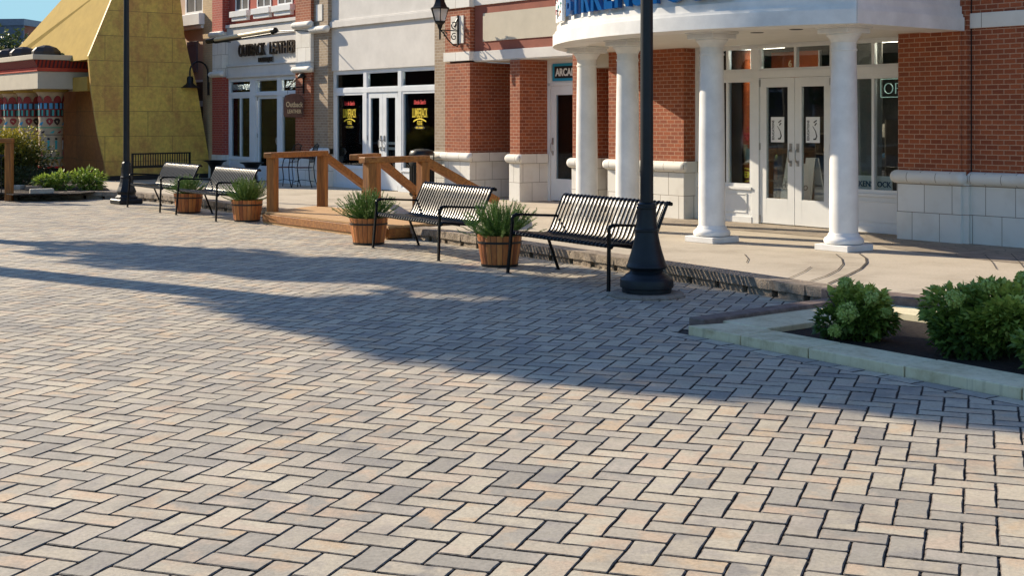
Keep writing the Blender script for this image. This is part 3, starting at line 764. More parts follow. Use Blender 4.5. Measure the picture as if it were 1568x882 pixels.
for s, t in ((.40, 1.72), (2.07, 2.13), (3.87, 1.85), (5.60, 1.05)):
    cm = MB(); c = (-s, -t)
    cm.lathe([(.162, .345), (.163, .6), (.160, 1.2), (.152, 1.9), (.143, 2.43), (.143, 2.44), (.153, 2.442), (.153, 2.462), (.143, 2.464), (.143, 2.54), (.15, 2.545), (.165, 2.58), (.185, 2.605), (.20, 2.62), (.20, 2.64)], 40, c)
    co = f.part(cm, 'column', 'white', smooth=True)
    bb = MB(); bb.lathe([(.20, .222), (.222, .235), (.228, .262), (.218, .29), (.195, .305), (.182, .318), (.178, .335), (.168, .35)], 40, c)
    f.part(bb, 'column_base', 'white', co, smooth=True)
    ab = MB(); ab.box(c[0] - .235, c[0] + .235, c[1] - .235, c[1] + .235, .15, .222); f.part(ab, 'plinth', 'white', co, bevel=.006)
    ab = MB(); ab.box(c[0] - .215, c[0] + .215, c[1] - .215, c[1] + .215, 2.64, 2.70); ab.box(c[0] - .235, c[0] + .235, c[1] - .235, c[1] + .235, 2.70, 2.735); f.part(ab, 'abacus', 'white', co, bevel=.006)

# big blue letters standing on the entablature
sg = F('shop_sign', 'big glossy blue shop-name letters standing along the curved portico front', 'sign', 2.9, 2.6, 3.03)
A_L, A_R = R(25.2), R(-13.2)
for i, ch in enumerate('BIRKENSTOCK'):
    a = A_L + (A_R - A_L) * (i + .5) / 11; x_, y_ = arc(5.02, a)
    m4 = Matrix.Translation((x_, y_, 3.09)) @ Matrix.Rotation(-a, 4, 'Z') @ Matrix.Rotation(R(90), 4, 'X')
    sg.part(text_mb(ch, .58, .07, m4, bold=.022, xs=.72), 'letter', 'blue_letter', bevel=0)
sg2 = F('doodle_sign', 'small square white sign with red and black scribbles beside the blue letters', 'sign', 4.9, 2.2, 3.0)
a = R(29.5); x_, y_ = arc(5.03, a)
Mx = Matrix.Translation((x_, y_, 3.04)) @ Matrix.Rotation(-a, 4, 'Z')
pb = MB(); pb.cbox((0, 0, 0), .46, .04, .6, m=Mx @ Matrix.Translation((0, 0, .28))); sg2.part(pb, 'board', 'white_vinyl', bevel=.004)
rs = random.Random(5)
for mm in ('pink', 'orange', 'black_vinyl', 'teal'):
    pb = MB()
    for k in range(5):
        p0 = Vector((rs.uniform(-.17, .17), -.025, rs.uniform(.04, .5)))
        pts = [Mx @ (p0 + Vector((math.cos(q_) * rs.uniform(.02, .05), 0, math.sin(q_) * rs.uniform(.02, .05)))) for q_ in [j * .8 for j in range(7)]]
        pb.tube(pts, .005, 5)
    sg2.part(pb, 'scribble', mm)

# things in the shoe shop windows
pz = F('door_poster', 'white paper poster with black swoosh print on the left glass door', 'poster', 3.29, -.53, 1.2, 'posters on the shop doors')
def poster(fz, s, z):
    fz.part(B(s - .12, s + .12, -.5285, -.5255, z, z + .36), 'sheet', 'white_vinyl')
    p = MB(); t_ = -.523
    for k, zz in ((0, .30), (1, .26)): p.tube([(-s + .02 + .02 * k, -t_, z + zz - .02), (-s + .05, -t_, z + zz), (-s + .07, -t_, z + zz + .01)], .008, 5)
    p.tube([(-s + .0, -t_, z + .23), (-s + .05, -t_, z + .16), (-s + .07, -t_, z + .09), (-s + .05, -t_, z + .05), (-s + .02, -t_, z + .05)], [.003, .005, .008, .01, .012], 6)
    p2 = text_mb('EDUCATIONS', .055, .002, Matrix.Translation((-s - .06, -t_, z + .03)) @ Matrix.Rotation(R(90), 4, 'X') @ Matrix.Rotation(R(90), 4, 'Z'), bold=.001, align='LEFT', xs=.82)
    p.add(p2.v, p2.f); fz.part(p, 'print', 'black_vinyl')
poster(pz, 3.29, 1.33)
pz = F('door_poster', 'white paper poster with black swoosh print on the right glass door', 'poster', 2.66, -.53, 1.2, 'posters on the shop doors'); poster(pz, 2.66, 1.33)
n6 = F('number_decal', 'small yellow number 6 on the transom glass above the doors', 'number', 3.06, -.5, 2.4)
n6.part(text_mb('6', .13, .004, FT(3.06, -.522, 2.40), bold=.003), 'digit', 'gold_letter')
kn = F('window_neon_sign', 'yellow neon word in a lozenge outline low in the left shop window', 'sign', 3.93, -.62, .68)
k_ = text_mb('KEEN', .13, .012, FT(4.0, -.62, .80), bold=.002, xs=1.0); kn.part(k_, 'word', 'neon_y')
k_ = MB(); k_.tube([(-4.0 + x_, .62, .84 + z_) for x_, z_ in ((-.26, 0), (-.17, .07), (0, .10), (.17, .07), (.26, 0), (.17, -.07), (0, -.10), (-.17, -.07), (-.26, 0))], .008, 6)
kn.part(k_, 'outline', 'neon_y')
op = F('open_sign', 'pale outlined OPEN neon sign high in the right shop window', 'sign', 1.35, -.63, 1.9)
op.part(text_mb('OPEN', .22, .012, FT(1.30, -.63, 1.99), bold=-.006, xs=.95), 'word', 'neon')
k_ = MB(); k_.tube([(-1.30 + x_, .63, z_) for x_, z_ in ((-.31, 1.95), (.31, 1.95), (.31, 2.19), (-.31, 2.19), (-.31, 1.95))], .006, 6); op.part(k_, 'outline', 'neon')
bc = F('window_card', 'white card with navy lettering standing in the right shop window', 'sign', 1.72, -.6, .68)
bc.part(B(1.42, 2.10, -.625, -.61, .68, .90), 'card', 'white_vinyl'); bc.part(text_mb('BIRKENSTOCK', .105, .006, FT(1.76, -.603, .755), bold=.002, xs=.95), 'lettering', 'navy')
bc.part(B(1.46, 2.06, -.609, -.607, .705, .72), 'underline', 'blue_sign')
af = F('sandwich_board', 'white sandwich board with grey and crimson print standing inside the glass doors', 'sign', 3.25, -1.0, .165)
for sgn, nm in ((1, 'front_panel'), (-1, 'rear_panel')):
    p = MB(); y0 = 1.02 - sgn * .22; y1 = 1.02 - sgn * .04
    vs = []
    for dy in (0, .02):
        for x_, z_ in ((-.30, .17), (.30, .17), (.25, 1.02), (.10, 1.02), (.10, .94), (-.10, .94), (-.10, 1.02), (-.25, 1.02)):
            vs.append((-3.25 + x_, y0 + (y1 - y0) * (z_ - .17) / .85 + dy, z_ * 1.1 - .02))
    p.add(vs, [tuple(range(8)), tuple(range(8, 16))[::-1]] + [(i, (i + 1) % 8, (i + 1) % 8 + 8, i + 8)[::-1] for i in range(8)])
    pn = af.part(p, nm, 'white_vinyl')
tp = Matrix.Translation((-3.25, .846, .64)) @ Matrix.Rotation(R(90 - 12), 4, 'X')
af.part(text_mb('dansko', .17, .004, tp, xs=1.0), 'lettering', 'shade_grey')
p = MB()
for c_, pts in ((0, [(-.29, .20), (-.02, .20), (-.27, .50)]),): p.add([(-3.25 + x_, .80 + .18 * (z_ - .17) / .85 - .012, z_) for x_, z_ in pts], [(0, 1, 2)])
af.part(p, 'print', 'pink')
p = MB(); p.add([(-3.25 + x_, .80 + .18 * (z_ - .17) / .85 - .010, z_) for x_, z_ in [(-.2, .5), (-.02, .2), (.29, .2), (.28, .5)]], [(0, 1, 2, 3)]); af.part(p, 'print', 'teal')
# display: orange screens, shelving with goods, flowers in a vase, counters
f2 = F('display_screen', 'tall burnt orange display screen behind the left shop window', 'screen', 5.0, -1.2, .165)
f2.part(B(4.38, 5.5, -1.23, -1.2, .17, 2.70), 'panel', 'orange_wall')
f2.part(B(4.35, 4.38, -1.24, -1.18, .17, 2.72), 'edge_strip', 'white_trim')
f2 = F('display_screen', 'high burnt orange screen seen through the transom above the doors', 'screen', 4.3, -2.2, 2.3)
f2.part(B(3.9, 4.84, -2.23, -2.2, 2.30, 2.72), 'panel', 'orange_wall'); f2.part(B(3.87, 3.9, -2.24, -2.19, 2.30, 2.72), 'edge_strip', 'white_trim')
gm = [plain('goods %d' % i, c, 0.7, var=.15, bmp=0) for i, c in enumerate([(.50, .22, .08), (.38, .16, .06), (.25, .30, .10), (.60, .40, .18), (.22, .22, .26), (.7, .64, .56), (.10, .22, .36)])]
rg = random.Random(21)
def shelf(s0, s1, t, zs, label):
    q = F('display_shelf', label, 'shelf', (s0 + s1) / 2, t, .165, 'shelves of goods in the shoe shop')
    r_ = MB()
    for z in zs: B(s0, s1, t - .35, t, z - .02, z, r_)
    B(s0 - .02, s0, t - .35, t, .165, zs[-1] + .25, r_); B(s1, s1 + .02, t - .35, t, .165, zs[-1] + .25, r_)
    q.part(r_, 'rack', 'room_floor')
    for z in zs:
        x_ = s0 + .04
        while x_ < s1 - .16:
            wd = rg.uniform(.08, .22); b_ = MB(); hh = rg.uniform(.06, .2)
            b_.lathe([(wd * .42, z), (wd * .5, z + hh * .3), (wd * .42, z + hh * .8), (wd * .2, z + hh)], 8, (-x_ - wd / 2, -t + .12), sy=.7)
            g_ = q.part(b_, 'boxed_goods', gm[rg.randrange(len(gm))]); x_ += wd + .03
shelf(3.0, 3.55, -1.7, (.5, .85, 1.15, 1.45), 'rack of brown shoes seen through the left glass door')
shelf(2.4, 2.85, -1.8, (.5, .8, 1.1, 1.4), 'rack of shoes seen through the right glass door')
shelf(1.0, 1.75, -1.2, (.5, .82), 'low rack of coloured goods behind the right shop window')
shelf(3.78, 4.1, -1.1, (.45, .75, 1.05), 'rack of goods behind the left shop window')
fl = F('flower_vase', 'bunch of red flowers in a cream vase behind the left shop window', 'flowers', 3.95, -.85, .67)
v_ = MB(); v_.lathe([(.05, .98), (.08, 1.03), (.085, 1.12), (.05, 1.22), (.04, 1.26), (.055, 1.28)], 16, (-4.20, .85)); fl.part(v_, 'vase', 'gold_letter', smooth=True)
v_ = MB(); rf_ = random.Random(2)
for i in range(60):
    c = Vector((-4.33 + rf_.gauss(0, .10), .86 + rf_.gauss(0, .07), 1.40 + rf_.gauss(0, .08))); r_ = rf_.uniform(.015, .035)
    v_.lathe([(r_ * .2, c.z - r_), (r_, c.z), (r_ * .3, c.z + r_)], 6, (c.x, c.y))
fl.part(v_, 'bloom', 'red_vinyl')
cd = F('counter_card', 'pale blue green card leaning in the left shop window', 'card', 3.86, -.62, .9)
cd.part(B(3.76, 3.98, -.63, -.62, 1.02, 1.23), 'sheet', plain('pale aqua card', (.45, .62, .60), .6, bmp=0))
cd = F('price_card', 'small white and red card in the right corner of the shop window', 'card', 1.15, -.6, .68)
cd.part(B(1.08, 1.27, -.61, -.60, .68, .76), 'sheet', 'white_vinyl'); cd.part(B(1.12, 1.23, -.598, -.596, .70, .74), 'print', 'orange')
bl = F('window_blind', 'plain grey blind hanging behind the right shop window', 'blind', 1.9, -.75, .67)
bl.part(B(1.68, 2.2, -.76, -.75, .67, 2.7), 'fabric', 'shade_grey')

# ------------------------------------------------------------------ arcade building: piers, alcove, beam wall with cream panel
f = F('arcade_building', 'brick building with recessed arcade entrance and cream panel above', 'building', 9.7, -1, .15)
T = -.95
brick_pier(f, 11.12, 11.93, -.88, -3.2)
f.part(B(11.12, 11.93, -1.6, -.88, 2.955, 3.80), 'brick_pier', 'brick')
brick_pier(f, 9.69, 9.98, T, -1.6)
f.part(B(9.69, 9.98, -4.0, -1.6, .12, 2.75), 'side_wall', 'brick')
f.part(B(9.98, 11.12, -4.0, -3.9, .15, 2.75), 'alcove_wall', 'dark_room')
bd = MB(); B(11.10, 11.95, -1.7, -.85, 2.78, 2.952, bd); f.part(bd, 'stone_band', 'band', bevel=.003)
bd = MB(); B(11.10, 11.95, -1.7, -.85, 3.80, 3.98, bd); f.part(bd, 'stone_band', 'band', bevel=.003)
f.part(B(7.30, 11.10, -1.25, T, 2.77, 2.95), 'beam', 'stucco_white', bevel=.003)
f.part(B(7.30, 11.10, -1.25, T - .03, 2.952, 3.82), 'panel_wall', 'stucco_red')
f.part(B(7.60, 10.82, T - .035, T - .012, 3.13, 3.66), 'cream_panel', 'stucco_cream')
f.part(B(7.30, 11.10, -1.25, T, 3.822, 3.98), 'upper_band', 'stucco_white', bevel=.003)
f.part(B(7.0, 11.93, -1.6, T - .03, 3.982, TOP + .3), 'upper_wall', 'brick')
f.part(B(7.0, 11.1, -4.0, -.97, 2.752, 2.768), 'alcove_ceiling', 'soffit')
fr = MB(); B(8.2, 9.69, -1.68, -1.6, 2.27, 2.33, fr); B(8.2, 9.69, -1.68, -1.6, 2.70, 2.752, fr); B(9.61, 9.69, -1.68, -1.6, .15, 2.70, fr); B(8.2, 8.3, -1.68, -1.6, .15, 2.70, fr)
B(7.42, 8.2, -1.7, -1.55, .15, 2.75, fr)
f.part(fr, 'door_frame', 'white_trim', bevel=.003)
door_leaf(f, 8.31, 9.60, -1.61, .165, 2.265, stile=.14, top=.16, bot=.40, handle_side=1)
window(f, 8.3, 9.61, -1.61, 2.33, 2.70, 'transom_window', fw=.03)
room(f, 7.5, 9.68, -1.62, 2.0, 2.75)
tg = F('arcade_sign', 'black sign with light blue border and pale arcade lettering over the alcove door', 'sign', 9.0, -1.6, 2.35)
tg.part(B(8.3, 9.52, -1.60, -1.585, 2.36, 2.68), 'border', 'blue_sign'); tg.part(B(8.36, 9.46, -1.585, -1.579, 2.41, 2.63), 'board', 'black_vinyl')
tg.part(text_mb('ARCADE', .19, .006, FT(9.42, -1.574, 2.455), bold=.006, align='LEFT', xs=.86), 'lettering', 'white_vinyl')
# plaque behind the lantern
ln = F('wall_lantern', 'black six-sided wall lantern on a scrolled iron bracket over a white stone plaque', 'lamp', 11.5, -.88, 3.3)
ln.part(B(11.31, 11.72, -.88, -.862, 3.12, 3.65), 'plaque', 'band')
b_ = MB(); sx = 11.47; B(sx - .022, sx + .022, -.862, -.84, 3.08, 3.66, b_)
def scroll(c_t, c_z, r0, turns, sgn, start, mb):
    pts = []
    for i in range(22):
        a_ = start + sgn * turns * 2 * math.pi * i / 21; r_ = r0 * (1 - .8 * i / 21); pts.append((-sx, -(c_t + r_ * math.cos(a_)), c_z + r_ * math.sin(a_)))
    mb.tube(pts, .011, 6)
b_.tube([(-sx, .85, 3.36), (-sx, .43, 3.36)], .012, 6)
b_.tube([(-sx, .85, 3.06), (-sx, .75, 3.08), (-sx, .62, 3.18), (-sx, .52, 3.30), (-sx, .44, 3.36)], .012, 6)
scroll(-.77, 3.47, .085, 1.2, 1, -2.0, b_); scroll(-.76, 3.24, .075, 1.2, -1, 2.0, b_); scroll(-.55, 3.28, .06, 1.2, 1, 0.2, b_)
b_.tube([(-sx, .85, 3.60), (-sx, .80, 3.52), (-sx, .78, 3.42)], .016, 6)
ln.part(b_, 'bracket', 'black_metal', smooth=True)
c = (-sx, .43)
b_ = MB(); b_.lathe([(.008, 3.17), (.02, 3.2), (.02, 3.36), (.05, 3.42), (.06, 3.46), (.10, 3.49), (.115, 3.51), (.115, 3.53)], 6, c, phase=.5); ln.part(b_, 'base_cup', 'black_metal')
b_ = MB(); b_.lathe([(.195, 3.755), (.20, 3.775), (.15, 3.80), (.11, 3.88), (.09, 3.94), (.10, 3.95), (.04, 4.02), (.015, 4.06)], 6, c, phase=.5); ln.part(b_, 'roof', 'black_metal')
b_ = MB(); b_.lathe([(.105, 3.53), (.17, 3.755)], 6, c, phase=.5); gl_ = ln.part(b_, 'glass_panel', 'lantern_glass')
b_ = MB()
for i in range(6):
    a_ = .5 + i * math.pi / 3; b_.tube([(c[0] + .107 * math.cos(a_), c[1] + .107 * math.sin(a_), 3.53), (c[0] + .178 * math.cos(a_), c[1] + .178 * math.sin(a_), 3.76)], .009, 5)
ln.part(b_, 'glazing_bar', 'black_metal')

# ------------------------------------------------------------------ fudge shop with white panel
f = F('shop_building', 'shop with plain white stucco panel above pale framed windows and double door', 'shop', 14.6, -1, .15)
T = -1.15
def tan_pier(s0, s1, t, cap=False):
    f.part(B(s0, s1, -1.25, t, 1.0, TOP), 'brick_pilaster', 'brick_tan'); f.part(B(s0 - .01, s1 + .01, -1.6, t + .012, .12, .86), 'stone_base', 'limestone')
    half_round(f, s0 - .01, s1 + .01, t + .012, .855, 1.02)
tan_pier(11.93, 12.46, -1.0); tan_pier(16.60, 17.22, -1.0)
half_round(f, 16.62, 17.24, -.99, 3.60, 3.77, out=.12)
f.part(B(16.83, 17.10, -1.0, -.985, 3.88, 4.25), 'plaque', 'band')
f.part(B(12.46, 16.60, -1.5, -1.10, 2.74, TOP), 'panel_wall', 'stucco_white')
mo = MB(); B(12.46, 16.60, -1.12, -1.04, 3.70, 3.83, mo); B(12.46, 16.60, -1.12, -1.06, 3.83, 3.86, mo); f.part(mo, 'moulding', 'stucco_white', bevel=.004)
fr = MB(); B(12.46, 16.60, T - .08, T + .01, 2.67, 2.74, fr); B(12.46, 16.60, T - .08, T + .012, 2.24, 2.34, fr)
for s0, s1 in ((12.46, 12.52), (13.86, 13.99), (15.21, 15.34), (16.54, 16.60)): B(s0, s1, T - .08, T + .01, .15, 2.67, fr)
f.part(fr, 'storefront_frame', 'blue_trim', bevel=.003)
for s0, s1 in ((12.52, 13.86), (15.34, 16.54)):
    b_ = MB(); B(s0, s1, T - .08, T - .005, .15, .57, b_); B(s0, s1, T - .08, T + .02, .57, .60, b_); B(s0, s1, T - .005, T + .012, .15, .24, b_); f.part(b_, 'bulkhead_panel', 'blue_trim', bevel=.003)
    window(f, s0, s1, T, .60, 2.24, mat='blue_trim'); window(f, s0, s1, T, 2.34, 2.67, 'transom_window', fw=.02, mat='blue_trim')
window(f, 13.99, 15.21, T, 2.34, 2.67, 'transom_window', fw=.02, mat='blue_trim')
door_leaf(f, 13.99, 14.597, T - .01, .165, 2.235, stile=.13, top=.12, bot=.42, handle_side=1, mat='blue_trim'); door_leaf(f, 14.603, 15.21, T - .01, .165, 2.235, stile=.13, top=.12, bot=.42, handle_side=-1, mat='blue_trim')
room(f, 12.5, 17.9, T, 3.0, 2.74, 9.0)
for s, lb in ((15.98, 'left'), (13.25, 'right')):
    dc = F('window_decal', 'red and yellow fudge lettering decal on the %s window of the white panel shop' % lb, 'decal', s, -1.19, 1.4, 'fudge decals on the shop windows')
    t_ = -1.183
    dc.part(text_mb("Uncle Sam's", .12, .002, FT(s, t_, 2.02 - .05), bold=.004, xs=.72, shear=.2), 'lettering', 'red_vinyl')
    m_ = MB(); x0 = -s
    top = [(-.23 + .46 * i / 10, 1.93 - .02 * math.sin(math.pi * i / 10)) for i in range(11)]
    for body, zc, sz, bo in (('LUMBERJACK', 1.70, .27, .002), ('FUDGE', 1.545, .12, .002)):
        m_ = text_mb(body, sz, .002, FT(s, t_, zc), bold=bo, xs=(.34 if len(body) > 6 else .5), mb=m_)
    v_ = []
    for i in range(11):
        x_ = -.23 + .46 * i / 10; zz = 1.60 + .055 * math.sin(math.pi * i / 10); v_ += [(x0 + x_, -t_, zz), (x0 + x_, -t_, zz + .03)]
    m_.add(v_, [(2 * i, 2 * i + 2, 2 * i + 3, 2 * i + 1) for i in range(10)])
    # stretch of the word block: tall letters that widen towards the sides
    dc.part(m_, 'lettering', 'yellow_vinyl')
    o_ = MB(); o_.add([(x0 + .19 * math.cos(a_ * math.pi / 10), -t_, 1.49 + .035 * math.sin(a_ * math.pi / 10)) for a_ in range(20)], [tuple(range(20))]); dc.part(o_, 'oval', 'black_vinyl')
    o_ = text_mb('EST. FAMILY', .05, .002, FT(s, t_ + .002, 1.472), bold=.002, xs=1.0); dc.part(o_, 'lettering', 'yellow_vinyl')
dc = F('door_notice', 'small white notice lettering on the right door of the white panel shop', 'decal', 14.25, -1.19, 1.1)
dc.part(text_mb('NO SMOKING', .07, .002, FT(14.29, -1.188, 1.13), bold=.003, xs=.7), 'lettering', 'white_vinyl'); dc.part(text_mb('PETS OR FOOD', .07, .002, FT(14.29, -1.188, 1.02), bold=.003, xs=.62), 'lettering', 'white_vinyl')
for i, s in enumerate((15.7, 13.1)):
    q = F('display_table', ('long low display table behind the left window of the white panel shop', 'long low display table behind the right window of the white panel shop')[i], 'table', s, -2.0, .165)
    r_ = MB(); B(s - .5, s + .5, -2.3, -1.8, .85, .9, r_)
    for a_ in (-.45, .45):
        for b2 in (-2.25, -1.85): B(s + a_ - .03, s + a_ + .03, b2 - .03, b2 + .03, .16, .85, r_)
    q.part(r_, 'table_frame', 'white_trim')

# ------------------------------------------------------------------ leather boutique
f = F('shop_building', 'red brick boutique with white sign board and small upper windows', 'shop', 19.7, -1, .15)
T = -1.1
for s0, s1, t in ((17.22, 17.92, -.92), (21.66, 22.24, -.92)):
    f.part(B(s0, s1, -1.22, t, .75, 2.73), 'brick_pilaster', 'brick_red' if s0 > 20 else 'brick'); f.part(B(s0, s1, -1.6, t, 3.88, TOP + .2), 'brick_pilaster', 'brick_red' if s0 > 20 else 'brick')
    f.part(B(s0 + .01, s1 - .01, -1.6, t, 2.72, 3.9), 'quoin_block', 'limestone'); half_round(f, s0, s1, t, 2.72, 2.88, out=.11, mat='band'); half_round(f, s0, s1, t, 3.73, 3.90, out=.11, mat='band')
    f.part(B(s0 - .01, s1 + .01, -1.6, t + .012, .12, .76), 'stone_base', 'limestone')
bd = MB(); B(17.92, 21.66, -1.5, -1.08, 2.66, 3.98, bd); B(17.92, 21.66, -1.1, -1.02, 2.70, 2.76, bd); B(17.92, 21.66, -1.1, -1.05, 2.76, 2.98, bd); B(17.92, 21.66, -1.1, -1.02, 2.98, 3.02, bd)
B(17.92, 21.66, -1.1, -1.04, 3.70, 3.96, bd); B(17.92, 21.66, -1.1, -1.0, 3.96, 4.04, bd)
f.part(bd, 'sign_board', 'stucco_white', bevel=.004)
f.part(B(17.92, 21.66, -1.5, -1.12, 4.04, TOP + .2), 'upper_wall', plain('brick red render', (.40, .085, .055), .9, var=.1, bmp=.3))
for s in (18.75, 19.8, 20.95):
    w_ = window(f, s - .36, s + .36, -1.10, 4.36, 5.6, 'window', fw=.05, mulls=(s,), mat='white_trim')
    sl_ = MB(); B(s - .46, s + .46, -1.12, -.98, 4.22, 4.36, sl_); B(s - .40, s + .40, -1.12, -1.02, 4.12, 4.22, sl_); f.part(sl_, 'sill', 'white_trim', bevel=.004)
    f.part(B(s - .36, s + .36, -1.118, -1.112, 4.36, 5.6), 'window_blind', 'dark_room')
fr = MB(); B(17.92, 21.66, T - .08, T + .01, 2.62, 2.68, fr); B(17.92, 20.24, T - .08, T + .012, 2.24, 2.32, fr); B(20.5, 21.66, T - .08, T + .012, 2.24, 2.32, fr)
for s0, s1 in ((17.92, 17.98), (18.93, 19.12), (20.24, 20.50), (21.60, 21.66)): B(s0, s1, T - .08, T + .01, .15, 2.62, fr)
f.part(fr, 'storefront_frame', 'blue_trim', bevel=.003)
for s0, s1 in ((17.98, 18.93), (20.50, 21.60)):
    b_ = MB(); B(s0, s1, T - .08, T - .005, .15, .64, b_); B(s0, s1, T - .08, T + .02, .64, .68, b_); B(s0, s1, T - .005, T + .012, .15, .26, b_); f.part(b_, 'bulkhead_panel', 'blue_trim', bevel=.003)
    window(f, s0, s1, T, .68, 2.24, mat='blue_trim', mulls=((s0 + s1) / 2,) if s0 > 20 else ()); window(f, s0, s1, T, 2.32, 2.62, 'transom_window', fw=.02, mat='blue_trim')
window(f, 19.12, 20.24, T - .05, 2.32, 2.62, 'transom_window', fw=.02, mat='blue_trim')
door_leaf(f, 19.14, 20.22, T - .06, .165, 2.24, stile=.065, top=.08, bot=.36, handle_side=-1, mat='blue_trim')
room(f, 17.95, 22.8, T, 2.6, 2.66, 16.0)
sg = F('shop_sign', 'dark raised capital letters on the white board over the leather boutique', 'sign', 19.6, -1.05, 3.1)
sg.part(text_mb('OUTBACK', .43, .05, FT(20.30, -1.03, 3.22), bold=.002, xs=.68), 'lettering', 'bronze'); sg.part(text_mb('LEATHER', .43, .05, FT(18.74, -1.03, 3.22), bold=.002, xs=.72), 'lettering', 'bronze')
sg.part(text_mb('BOUTIQUE', .16, .04, FT(19.60, -1.04, 3.05), bold=.001, xs=.9), 'lettering', 'bronze')
dc = F('window_decal', 'white capital lettering on the left transom glass of the boutique', 'decal', 21.05, -1.1, 2.4)
dc.part(text_mb('PANDORA', .20, .002, FT(21.05, -1.137, 2.40), bold=.002, xs=1.0), 'lettering', 'white_vinyl')
dc = F('window_decal', 'white flowing script on the right transom glass of the boutique', 'decal', 18.45, -1.1, 2.4)
dc.part(text_mb('Brighton', .22, .002, FT(18.47, -1.137, 2.42), bold=.002, xs=.85, shear=.4), 'lettering', 'white_vinyl')
for s, c_, lb in ((21.2, 'orange', 'narrow yellow and red display stand in the left boutique window'), (20.8, 'white_trim', 'small white table in the left boutique window'), (19.7, 'steel', 'grey glass counter inside the boutique door'), (18.4, 'teal', 'teal jewellery display in the right boutique window')):
    q = F('display_stand', lb, 'stand', s, -1.6, .165); r_ = MB()
    r_.lathe([(.16, .17), (.15, .22), (.05, .26), (.05, .9), (.14, .95), (.14, 1.0)], 12, (-s, 1.55)); q.part(r_, 'pedestal', 'white_trim')
    r_ = MB(); r_.lathe([(.10, 1.0), (.12, 1.1), (.05, 1.3), (.02, 1.45)], 10, (-s, 1.55)); q.part(r_, 'goods', c_)
# hanging blade sign with bracket
hs = F('hanging_sign', 'round-cornered brown carved sign hanging from an iron bracket by the boutique', 'sign', 17.5, -.9, 1.7)
sS = 17.52; b_ = MB()
b_.tube([(-sS, .92, 2.40), (-sS, .86, 2.40), (-sS, .42, 2.36)], .014, 6); b_.tube([(-sS, .9, 2.65), (-sS, .9, 2.25)], .02, 6); b_.tube([(-sS, .88, 2.62), (-sS, .70, 2.58), (-sS, .60, 2.45), (-sS, .50, 2.37)], .012, 6)
b_.lathe([(.09, 2.60), (.10, 2.64), (.05, 2.70)], 10, (-sS, .86))
for k in (.50, .78): b_.tube([(-sS, k, 2.36), (-sS, k, 2.22)], .005, 4)
hs.part(b_, 'bracket', 'black_metal', smooth=True)
b_ = MB(); pr = [(.40, 1.76), (.43, 1.71), (.86, 1.70), (.89, 1.76), (.90, 2.10), (.85, 2.20), (.72, 2.25), (.58, 2.24), (.44, 2.20), (.40, 2.10)]
b_.prism_along(pr, 'x', -sS - .03, -sS + .03); hs.part(b_, 'board', 'sign_brown', bevel=.008)
TM = Matrix.Translation((-sS + .034, .65, 1.94)) @ Matrix.Rotation(R(90), 4, 'Z') @ Matrix.Rotation(R(90), 4, 'X')
hs.part(text_mb('Outback', .17, .008, TM, bold=.002, xs=.72), 'lettering', 'gold_letter')
hs.part(text_mb('LEATHER', .12, .008, TM @ Matrix.Translation((0, -.14, 0)), bold=.002, xs=.72), 'lettering', 'gold_letter')
aw = F('awning_roll', 'long pale rolled awning tube with black ends above the boutique sign', 'awning', 19.6, -.5, 3.6)
b_ = MB(); b_.tube([(-21.1, .45, 3.63), (-18.1, .45, 3.71)], .05, 12); aw.part(b_, 'fabric_roll', 'gold_letter', smooth=True)
b_ = MB(); b_.tube([(-21.5, .45, 3.61), (-21.08, .45, 3.62)], .07, 10); b_.tube([(-21.1, .45, 3.56), (-18.1, .45, 3.64)], .028, 8); b_.tube([(-18.15, .45, 3.69), (-18.0, .45, 3.70)], .07, 10)
b_.tube([(-18.05, .45, 3.68), (-17.3, .55, 3.66), (-17.25, .9, 3.66)], .013, 6); b_.tube([(-21.3, .45, 3.6), (-21.3, .97, 3.6)], .014, 6); aw.part(b_, 'arm', 'black_metal', smooth=True)

# ------------------------------------------------------------------ cream building behind the golden headdress
f = F('corner_building', 'cream brick building with grey shutters and white window boxes', 'building', 24.5, -1, .15)
f.part(B(22.26, 22.85, -1.6, -.95, .55, TOP + .5), 'brick_pilaster', 'brick_cream'); f.part(B(22.24, 22.87, -1.6, -.94, .12, .55), 'stone_base', 'limestone')
f.part(B(22.85, 30, -1.6, -1.05, .12, TOP + .3), 'render_wall', 'stucco_tan')
f.part(B(24.7, 25.3, -1.1, -1.02, .12, TOP + .3), 'brick_pilaster', 'brick_red')
window(f, 22.98, 24.1, -1.03, 4.42, 5.9, 'window', fw=.09, mulls=(23.5,)); f.part(B(22.98, 24.1, -1.049, -1.045, 4.42, 5.9), 'window_blind', 'dark_room')
sl_ = MB(); B(22.75, 24.6, -1.05, -.80, 4.12, 4.42, sl_); B(22.80, 24.5, -1.05, -.88, 4.03, 4.12, sl_); f.part(sl_, 'window_box', 'blue_trim', bevel=.01)
sh = MB(); B(23.35, 23.95, -1.05, -1.01, 2.9, 3.72, sh); B(23.40, 23.92, -1.05, -1.0, 3.62, 3.66, sh); f.part(sh, 'shutter', 'shutter', bevel=.004)
window(f, 22.92, 23.6, -1.04, .5, 2.7, 'window', fw=.06, mulls=(), mat='white_trim'); f.part(B(22.92, 23.6, -1.046, -1.034, 2.0, 2.15), 'window_rail', 'white_trim'); f.part(B(22.92, 23.6, -1.049, -1.045, .5, 2.7), 'window_blind', 'black_vinyl')
gn = F('gooseneck_lamp', 'black gooseneck barn lamp arching out from the cream brick wall', 'lamp', 22.5, -.95, 2.4)
b_ = MB(); B(22.45, 22.55, -.95, -.93, 2.28, 2.62, b_); gp_ = [(-22.5, .93, 2.45)]
gp_ += [(-22.5, .92 - .245 * (1 - math.cos(a_)), 2.88 + .26 * math.sin(a_)) for a_ in [math.pi * i / 12 for i in range(13)]] + [(-22.5, .43, 2.72)]
